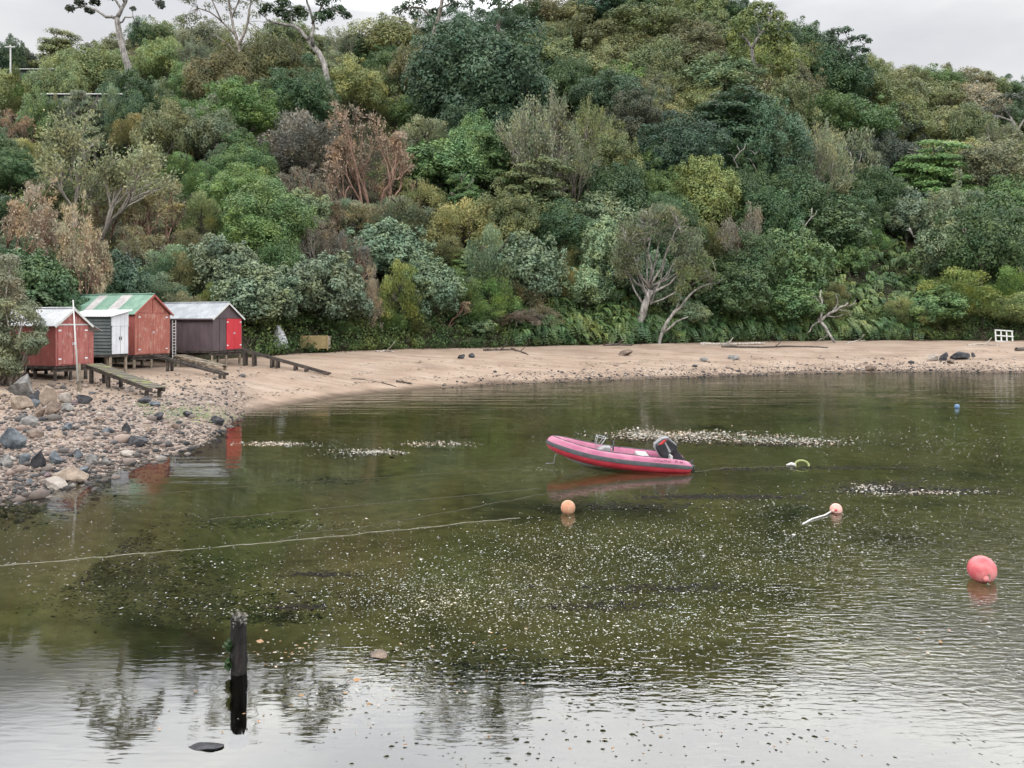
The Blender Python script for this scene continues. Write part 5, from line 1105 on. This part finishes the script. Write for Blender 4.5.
ROCKS = """
17|399|25|26|grey|big grey lichened boulder beside the left-hand bushes under the red shed
32|402|13|11|black|black rock in the shade under the small red shed
46|405|16|17|tan|pale-topped tan boulder standing under the small red shed
19|410|23|15|tan|sloping tan-grey rock below the big lichened boulder
31|407|14|10|blue|bluish rock between the lichened boulder and the pale-topped boulder
35|418|16|10|brown|flat-topped squarish brown block left of the rounded brown rock
50|415|18|12|brown|rounded two-tone brown rock right of the squarish block
66|412|18|8|grey|low flat grey rock right of the rounded brown rock
82|404|17|10|black|dark low rock at the foot of the white pole
63|403|15|9|pale|pale pinkish rock under the front of the small red shed
73|405|8|6|purple|small reddish rock next to the pale pinkish rock
24|427|19|13|grey|jagged grey rock with one light facet above the large blue-black boulder
7|450|24|25|blue|large blue-black boulder at the left edge of the shore
31|438|22|9|brown|long flat brown slab right of the large blue-black boulder
65|431|11|8|blue|small blue-grey pointed stone on the gravel
56|438|12|8|tan|small orange-tan stone beside the brown slab
97|422|13|6|brown|flat brown stone among pebbles below the mossy ramp
22|465|15|13|blue|rounded blue-grey stone left of the black boulder near the water
35|470|15|19|black|black rounded boulder near the water's edge
53|466|14|14|blue|dark rounded blue boulder right of the black one
76|459|11|10|blue|small slanted blue stone left of the grey pair
91|466|17|11|grey|broad grey stone of the pair by the water
104|466|13|10|grey|darker pointed grey stone of the pair by the water
66|484|36|16|tan|large wet tan slab reaching into the water
82|474|12|8|blue|dark blue stone at the tip of the tan slab
52|491|25|12|pale|pale flat rock at the water's edge below the tan slab
28|486|10|7|blue|greenish-blue stone on the pink gravel
47|479|9|8|purple|small purple stone above the pale flat rock
4|467|14|11|grey|grey stone cut by the left edge below the large boulder
123|458|16|7|pale|low pale tan stone at the waterline
157|421|12|11|black|pointed black rock below the end of the mossy ramp
124|434|10|10|black|upright black stone above the big black rock
136|447|21|11|black|large ragged black rock near the waterline
187|418|11|7|black|dark low rock on the greenish pebbles
215|425|14|10|black|weedy black rock at the tip of the gravel point
141|404|17|7|black|dark stone under the foot of the mossy ramp
154|407|13|6|blue|blue-black stone just right of the ramp foot
105|434|12|8|blue|blue-grey stone left of the upright black stone
175|430|11|6|brown|flat brown stone in the middle of the gravel point
146|432|11|6|tan|pale tan stone beside the upright black stone
625|356|15|7|brown|dark brown lump on the sand below the leaning beach tree
735|360|15|5|grey|flat grey rock half sunk in the beach sand
705|362|11|4|grey|smaller flat rock in the sand left of the flat grey one
935|361|12|9|pale|pale round boulder on the right-hand sand
945|361|10|9|black|black rock touching the pale round boulder
962|360|18|10|black|largest black rock on the right-hand sand
952|364|8|6|brown|small brown rock between the two black rocks
974|357|5|4|black|very small dark stone right of the largest black rock
873|372|14|6|brown|low brown rock at the waterline on the far beach
461|359|9|6|black|black lump of wood on the sand under the round pale bush
471|358|8|5|black|smaller black lump beside the other on the sand
"""
kr = np.random.default_rng(77)
for ln in ROCKS.strip().split('\n'):
    a = ln.split('|'); px, py, wp, hp = map(float, a[:4]); p = on_ground(px, py); k = p.y / F; w_ = wp * k; h_ = hp * k * 1.35
    dp = w_ * kr.uniform(.7, 1.); o = link('boulder' if wp > 15 else 'rock', rock_bm(kr, w_, dp, h_)); o.data.materials.append(STONE[a[4]])
    o.location = (p.x, p.y + dp * .35, p.z + h_ * .26); o.rotation_euler = (kr.normal() * .12, kr.normal() * .1, kr.uniform(-.5, .5)); tag(o, a[5], 'rock')
    for pl_ in o.data.polygons: pl_.use_smooth = False
# gravel nobody could count
def scatter(name, label, samples, mats_, size, kind='stuff', flat=.6):
    base_ = [rock_bm(kr, 1, kr.uniform(.7, 1), flat, ) for _ in range(1)]
    import bmesh
    protos = []
    for _ in range(6):
        bm = bmesh.new(); bmesh.ops.create_icosphere(bm, subdivisions=1, radius=.5)
        for v in bm.verts: v.co = Vector((v.co.x * kr.uniform(.8, 1.15), v.co.y * kr.uniform(.6, .9), v.co.z * flat * kr.uniform(.8, 1.2)))
        bm.verts.index_update(); protos.append((np.array([v.co[:] for v in bm.verts]), np.array([[v.index for v in f.verts] for f in bm.faces]))); bm.free()
    V = []; Fc = []; S = []; b = 0
    for (x, y, z) in samples:
        v, f = protos[kr.integers(6)]; a = kr.uniform(0, 6.28); s_ = size * kr.lognormal(-.05, .62); c_, n_ = math.cos(a), math.sin(a)
        q = v @ np.array([[c_, n_, 0], [-n_, c_, 0], [0, 0, 1]]) * s_ + np.array([x, y, z + s_ * .1]); V.append(q); Fc.append(f + b); b += len(q); S.append(np.full(len(q), kr.uniform(0, 1)))
    o = link(name, np_mesh(name, np.concatenate(V), np.concatenate(Fc), mats_, np.concatenate(S))); return tag(o, label, name, kind=kind)
def gravel_mat():
    m, t, p = mat_nodes('gravel'); at_ = N(t, 'ShaderNodeAttribute', attribute_name='shade')
    c = ramp(t, [(0, (.013, .013, .015)), (.26, (.038, .037, .038)), (.45, (.088, .070, .058)), (.65, (.165, .118, .094)), (.85, (.21, .16, .13)), (1, (.30, .265, .23))], at_.outputs['Fac'])
    t.links.new(mixc(t, .4, c.outputs[0], ramp(t, [(.3, (.5, .5, .5)), (.7, (1.3, 1.3, 1.3))], noise(t, worldpos(t), 14, 4)).outputs[0], 'MULTIPLY'), p.inputs['Base Color'])
    gs_ = N(t, 'ShaderNodeSeparateXYZ'); t.links.new(worldpos(t), gs_.inputs[0]); wet = ramp(t, [(0, .36), (.18, .5), (.42, 1.)], math_(t, 'ADD', gs_.outputs[2], .04)).outputs[0]
    t.links.new(mixc(t, 1., p.inputs['Base Color'].links[0].from_socket, wet, 'MULTIPLY'), p.inputs['Base Color']); p.inputs['Roughness'].default_value = .75; return m
M_GRAVEL = gravel_mat()
pts = []
while len(pts) < 13000:
    px = kr.uniform(-160, 245); t_ = kr.uniform(-.06, .66) if kr.random() < .85 else kr.uniform(-.1, .15); ds, db = float(tb(T_DS, px)), float(tb(T_DB, px)); d = ds + t_ * (db - ds)
    if kr.random() > np.interp(px, [-160, 120, 245], [1, .9, .45]) * np.interp(t_, [-.1, .0, .35, .66], [.6, 1, .8, .15]): continue
    x = (px - CX) / F * d; pts.append((x, d, hz(x, d)))
scatter('gravel', 'pebbles and stones of the rocky point below the sheds', pts, M_GRAVEL, .078)
pts = []
for _ in range(6000):
    px = kr.uniform(440, 1060); ds, db = float(tb(T_DS, px)), float(tb(T_DB, px)); d = ds + abs(kr.normal()) * 2.6 - .2; w_ = np.interp(px, [440, 560, 800, 940, 1060], [.1, .6, 1, 1, .5])
    if kr.random() > w_: continue
    x = (px - CX) / F * d; pts.append((x, d, hz(x, d)))
scatter('shingle', 'thin band of pinkish shingle along the far waterline', pts, M_GRAVEL, .088)
# weed and wrack left by the tide on the sand
cl = Cloud(); lr = np.random.default_rng(55)
for _ in range(2600):
    px = lr.uniform(225, 1050); ds, db = float(tb(T_DS, px)), float(tb(T_DB, px)); band = lr.choice([.14, .30, .46, .93], p=[.3, .25, .15, .3]); d = ds + (db - ds) * (band + .012 * math.sin(px * .05) + lr.normal() * .018)
    if math.sin(px * .043 + band * 20) + math.sin(px * .11) < lr.uniform(-1.6, 1.2): continue
    x = (px - CX) / F * d; cl.leaves(lr, np.array([[x, d, hz(x, d) + .02]]), np.array([[lr.normal() * .2, lr.normal() * .2 - .2, 1.]]), np.array([lr.uniform(.08, .30)]), np.array([lr.uniform(.2, .8)]), .4, along=np.array([[1, lr.normal() * .4, 0]]))
o = link('wrack', cl.mesh('wrack', M_TWIG)); o.color = (.07, .055, .04, 1); tag(o, 'scattered dry weed along the tide lines of the sand', 'wrack', kind='stuff')
cl = Cloud()
for (px, py, wp, hp, n_) in ((185, 413, 60, 10, 260), (150, 405, 30, 8, 80), (205, 419, 50, 8, 130)):
    for _ in range(n_):
        p = on_ground(px + lr.normal() * wp * .35, py + lr.normal() * hp * .35); cl.leaves(lr, np.array([[p.x, p.y, p.z + .05]]), np.array([[lr.normal() * .3, -.3, 1.]]), np.array([lr.uniform(.06, .16)]), np.array([lr.uniform(.3, .9)]), .7)
o = link('sea_lettuce', cl.mesh('sea_lettuce', M_LEAF)); o.color = (.12, .14, .055, 1); tag(o, 'yellow-green seaweed lying over the pebbles', 'seaweed', kind='stuff')

# ------------------------------------------------------------------ driftwood on the beach
def log(label, pts, r0, r1, mat=M_DRIFT, twig=True):
    P = []; gs = [on_ground(*q) for q in pts]; k = gs[0].y / F; p0 = gs[0]; r_ = thing('driftwood', label, 'driftwood', p0); Q = []
    for a, b in zip(gs[:-1], gs[1:]):
        for j in range(4): Q.append(a.lerp(b, j / 4) + Vector((0, 0, r0 * k * .6)) + Vector((random.gauss(0, .05), random.gauss(0, .05), random.gauss(0, .03))))
    Q.append(gs[-1] + Vector((0, 0, r1 * k * .6))); n = len(Q); m = MB(); m.tube([q - p0 for q in Q], [k * (r0 + (r1 - r0) * i / (n - 1)) * random.uniform(.85, 1.15) for i in range(n)], 8); m.build('stem', mat, r_)
    if twig:
        m = MB(); q = Q[n // 2] - p0; m.tube([q, q + Vector((.4, -.1, .35)), q + Vector((.7, -.1, .75))], [k * r1, k * r1 * .7, k * .3], 6); m.build('branch', mat, r_)
log('long bleached log along the top of the beach right of the leaning beach tree', [(700, 345), (726, 345.5), (764, 344.5)], 1.9, 1.2)
log('long dark branch lying on the sand right of the bleached log', [(722, 347.5), (760, 348), (790, 347), (828, 348)], 1.2, .6, M_DARKDRIFT)
log('short bleached log at the top of the beach near the white lattice', [(968, 345.5), (984, 345), (1000, 346)], 1.2, .8)
log('dark log end at the right edge of the beach', [(1016, 351), (1030, 350)], 2.2, 1.8, M_DARKDRIFT, False)
log('bleached forked stick on the sand below the fallen branch', [(846, 344), (858, 341), (868, 342)], 1., .5)
log('black stick lying on wet sand at the near curve of the beach', [(396, 382.5), (404, 383.3), (412, 384.6)], 1.3, .8, M_DARKDRIFT, False)
log('long thin black branch on wet sand left of the black stick', [(352, 379), (368, 380.5), (384, 384), (396, 387)], .7, .4, M_DARKDRIFT, False)
log('black driftwood sticks under the bare brown twigs', [(512, 350), (520, 352), (528, 355)], 1.2, .5, M_DARKDRIFT)
log('low dark log at the foot of the bushes left of the bare brown twigs', [(484, 351), (500, 350.5), (514, 350)], 1.1, .9, M_DARKDRIFT)
log('grey crooked stick on the sand by the bushes right of the wooden bin', [(376, 352), (386, 351), (394, 352.5)], .9, .5)
log('dark rotten log in front of the leaning beach tree foot', [(604, 346), (618, 345.5), (632, 346)], 1.5, 1.0, M_DARKDRIFT)

# ------------------------------------------------------------------ weed in and on the water, with painted glints and reflections
def floaters(name, label, patches, size, colr, mat, lift=.006, tilt=.25, aspect=.5, cat=None):
    cl = Cloud(); r = np.random.default_rng(len(patches) * 7 + 1)
    for (px, py, wp, hp, n_) in patches:
        ax = r.normal(0, .38, n_); ay = r.normal(0, .36, n_); X = px + ax * wp; Y = np.maximum(py + ay * hp, 384); d = F * H / (Y - HY); x = (X - CX) / F * d
        ok = d < tb(T_DS, X) - .3; x, d = x[ok], d[ok]; k = len(x)
        nr_ = unit(np.stack([r.normal(0, tilt, k), r.normal(0, tilt, k) - .05, np.ones(k)], 1))
        cl.leaves(r, np.stack([x, d, np.full(k, lift) + r.uniform(0, .012, k)], 1), nr_, (size * np.sqrt(d / 12)) * r.lognormal(0, .4, k), np.clip(r.normal(.5, .25, k), 0, 1), aspect, along=np.stack([np.ones(k), r.normal(0, .7, k), np.zeros(k)], 1))
    o = link(name, cl.mesh(name, mat)); o.color = (*colr, 1); return tag(o, label, cat or name, kind='stuff')
M_WEED_GLINT = leaf_mat('weed_and_glints', .05, .22, .6); M_DARKWEED = leaf_mat('dark_wet_weed', .0, .7, .06)
floaters('weed_glint_flecks', 'pale flecks on the bay, floating weed in drifts and painted ripple glints', [  # the central flakes are painted glints of sky on ripples; others are weed
    (680, 436, 110, 6, 811), (750, 440, 120, 5, 655), (640, 434, 60, 4, 312), (800, 441, 70, 4, 312), (370, 452, 80, 7, 405), (440, 444, 70, 6, 249), (275, 444, 70, 4, 405), (300, 445, 60, 4, 140),
    (560, 440, 60, 5, 93), (870, 440, 160, 22, 405), (960, 440, 130, 30, 655), (560, 470, 60, 8, 140), (770, 505, 90, 18, 249), (900, 492, 110, 10, 312), (330, 525, 110, 16, 171), (200, 560, 240, 18, 109),
    (600, 545, 260, 44, 2074), (520, 590, 300, 60, 2667), (430, 600, 160, 44, 1540), (700, 560, 260, 60, 2074), (640, 620, 300, 60, 1837), (860, 540, 240, 60, 936), (560, 660, 240, 50, 499), (420, 680, 220, 60, 405), (330, 660, 160, 50, 249), (250, 612, 140, 20, 171), (310, 690, 120, 60, 93)],
    .019, (.34, .33, .30), M_WEED_GLINT)
floaters('weed_mat', 'thick mats of pale and pinkish weed floating behind and right of the boat', [
    (655, 436, 70, 8, 700), (715, 437, 80, 9, 700), (770, 440, 66, 7, 500), (812, 443, 50, 6, 300), (636, 433, 26, 6, 300), (690, 434, 30, 4, 200), (372, 452, 44, 4, 300), (440, 444, 44, 4, 260), (272, 444, 40, 3, 340), (870, 488, 30, 5, 200), (920, 493, 90, 3, 240)],
    .040, (.225, .18, .14), M_WEED_GLINT, lift=.012, tilt=.55)
floaters('weed_mat', 'dark brown weed lying thick in and around the pale mats', [
    (670, 440, 120, 5, 1500), (770, 444, 110, 4, 1100), (620, 437, 40, 4, 300), (360, 455, 60, 4, 260), (880, 490, 60, 7, 500)], .050, (.012, .009, .005), M_DARKWEED, lift=.004, tilt=.3, cat='seaweed')
floaters('brown_leaves', 'orange-brown leaves and weed scraps floating round the old pile and beyond', [(285, 650, 60, 24, 26), (360, 690, 200, 60, 36), (300, 720, 200, 40, 16), (480, 650, 120, 50, 16), (950, 645, 60, 30, 12), (650, 437, 50, 4, 60), (760, 441, 110, 4, 40), (640, 740, 400, 30, 20)], .050, (.20, .11, .045), M_WEED_GLINT, aspect=.6, cat='leaves')
floaters('dark_weed', 'dark brown seaweed drifting at the surface in long patches', [
    (700, 497, 110, 4, 900), (760, 497, 60, 3, 260), (630, 507, 110, 6, 420), (920, 491, 130, 6, 1100), (880, 485, 60, 7, 400), (840, 468, 130, 2.5, 420), (660, 588, 120, 8, 420), (600, 607, 90, 8, 300), (320, 575, 46, 4, 200), (298, 607, 40, 5, 200), (740, 470, 80, 2, 160)],
    .070, (.0075, .0062, .004), M_DARKWEED, lift=.001, tilt=.12, aspect=.4, cat='seaweed')
floaters('weed_and_reflections', 'dark brown weed beds under water, with dark patches painting tree reflections', [  # patches towards the lower middle paint the dark reflection of big trees
    (190, 580, 170, 26, 2700), (150, 545, 150, 30, 2100), (90, 555, 130, 24, 1500), (480, 640, 150, 34, 1500), (330, 655, 120, 24, 900), (560, 650, 110, 14, 900), (270, 590, 70, 8, 720), (240, 505, 100, 10, 780), (330, 466, 60, 5, 480), (110, 520, 90, 16, 900), (430, 690, 160, 30, 600)],
    .055, (.034, .029, .016), M_LEAF, lift=-.45, tilt=.6, aspect=.4, cat='seaweed')
o = link('rock', rock_bm(kr, .36, .2, .10)); q = on_sea(205, 747); o.location = (q.x, q.y, .0); o.data.materials.append(STONE['black']); tag(o, 'small dark rock just breaking the surface near the bottom left', 'rock')
o = link('rock', rock_bm(kr, .42, .3, .14)); q = on_sea(376, 654); o.location = (q.x, q.y, -.03); o.data.materials.append(STONE['brown']); tag(o, 'reddish-brown rock just under the surface right of the old pile', 'rock')
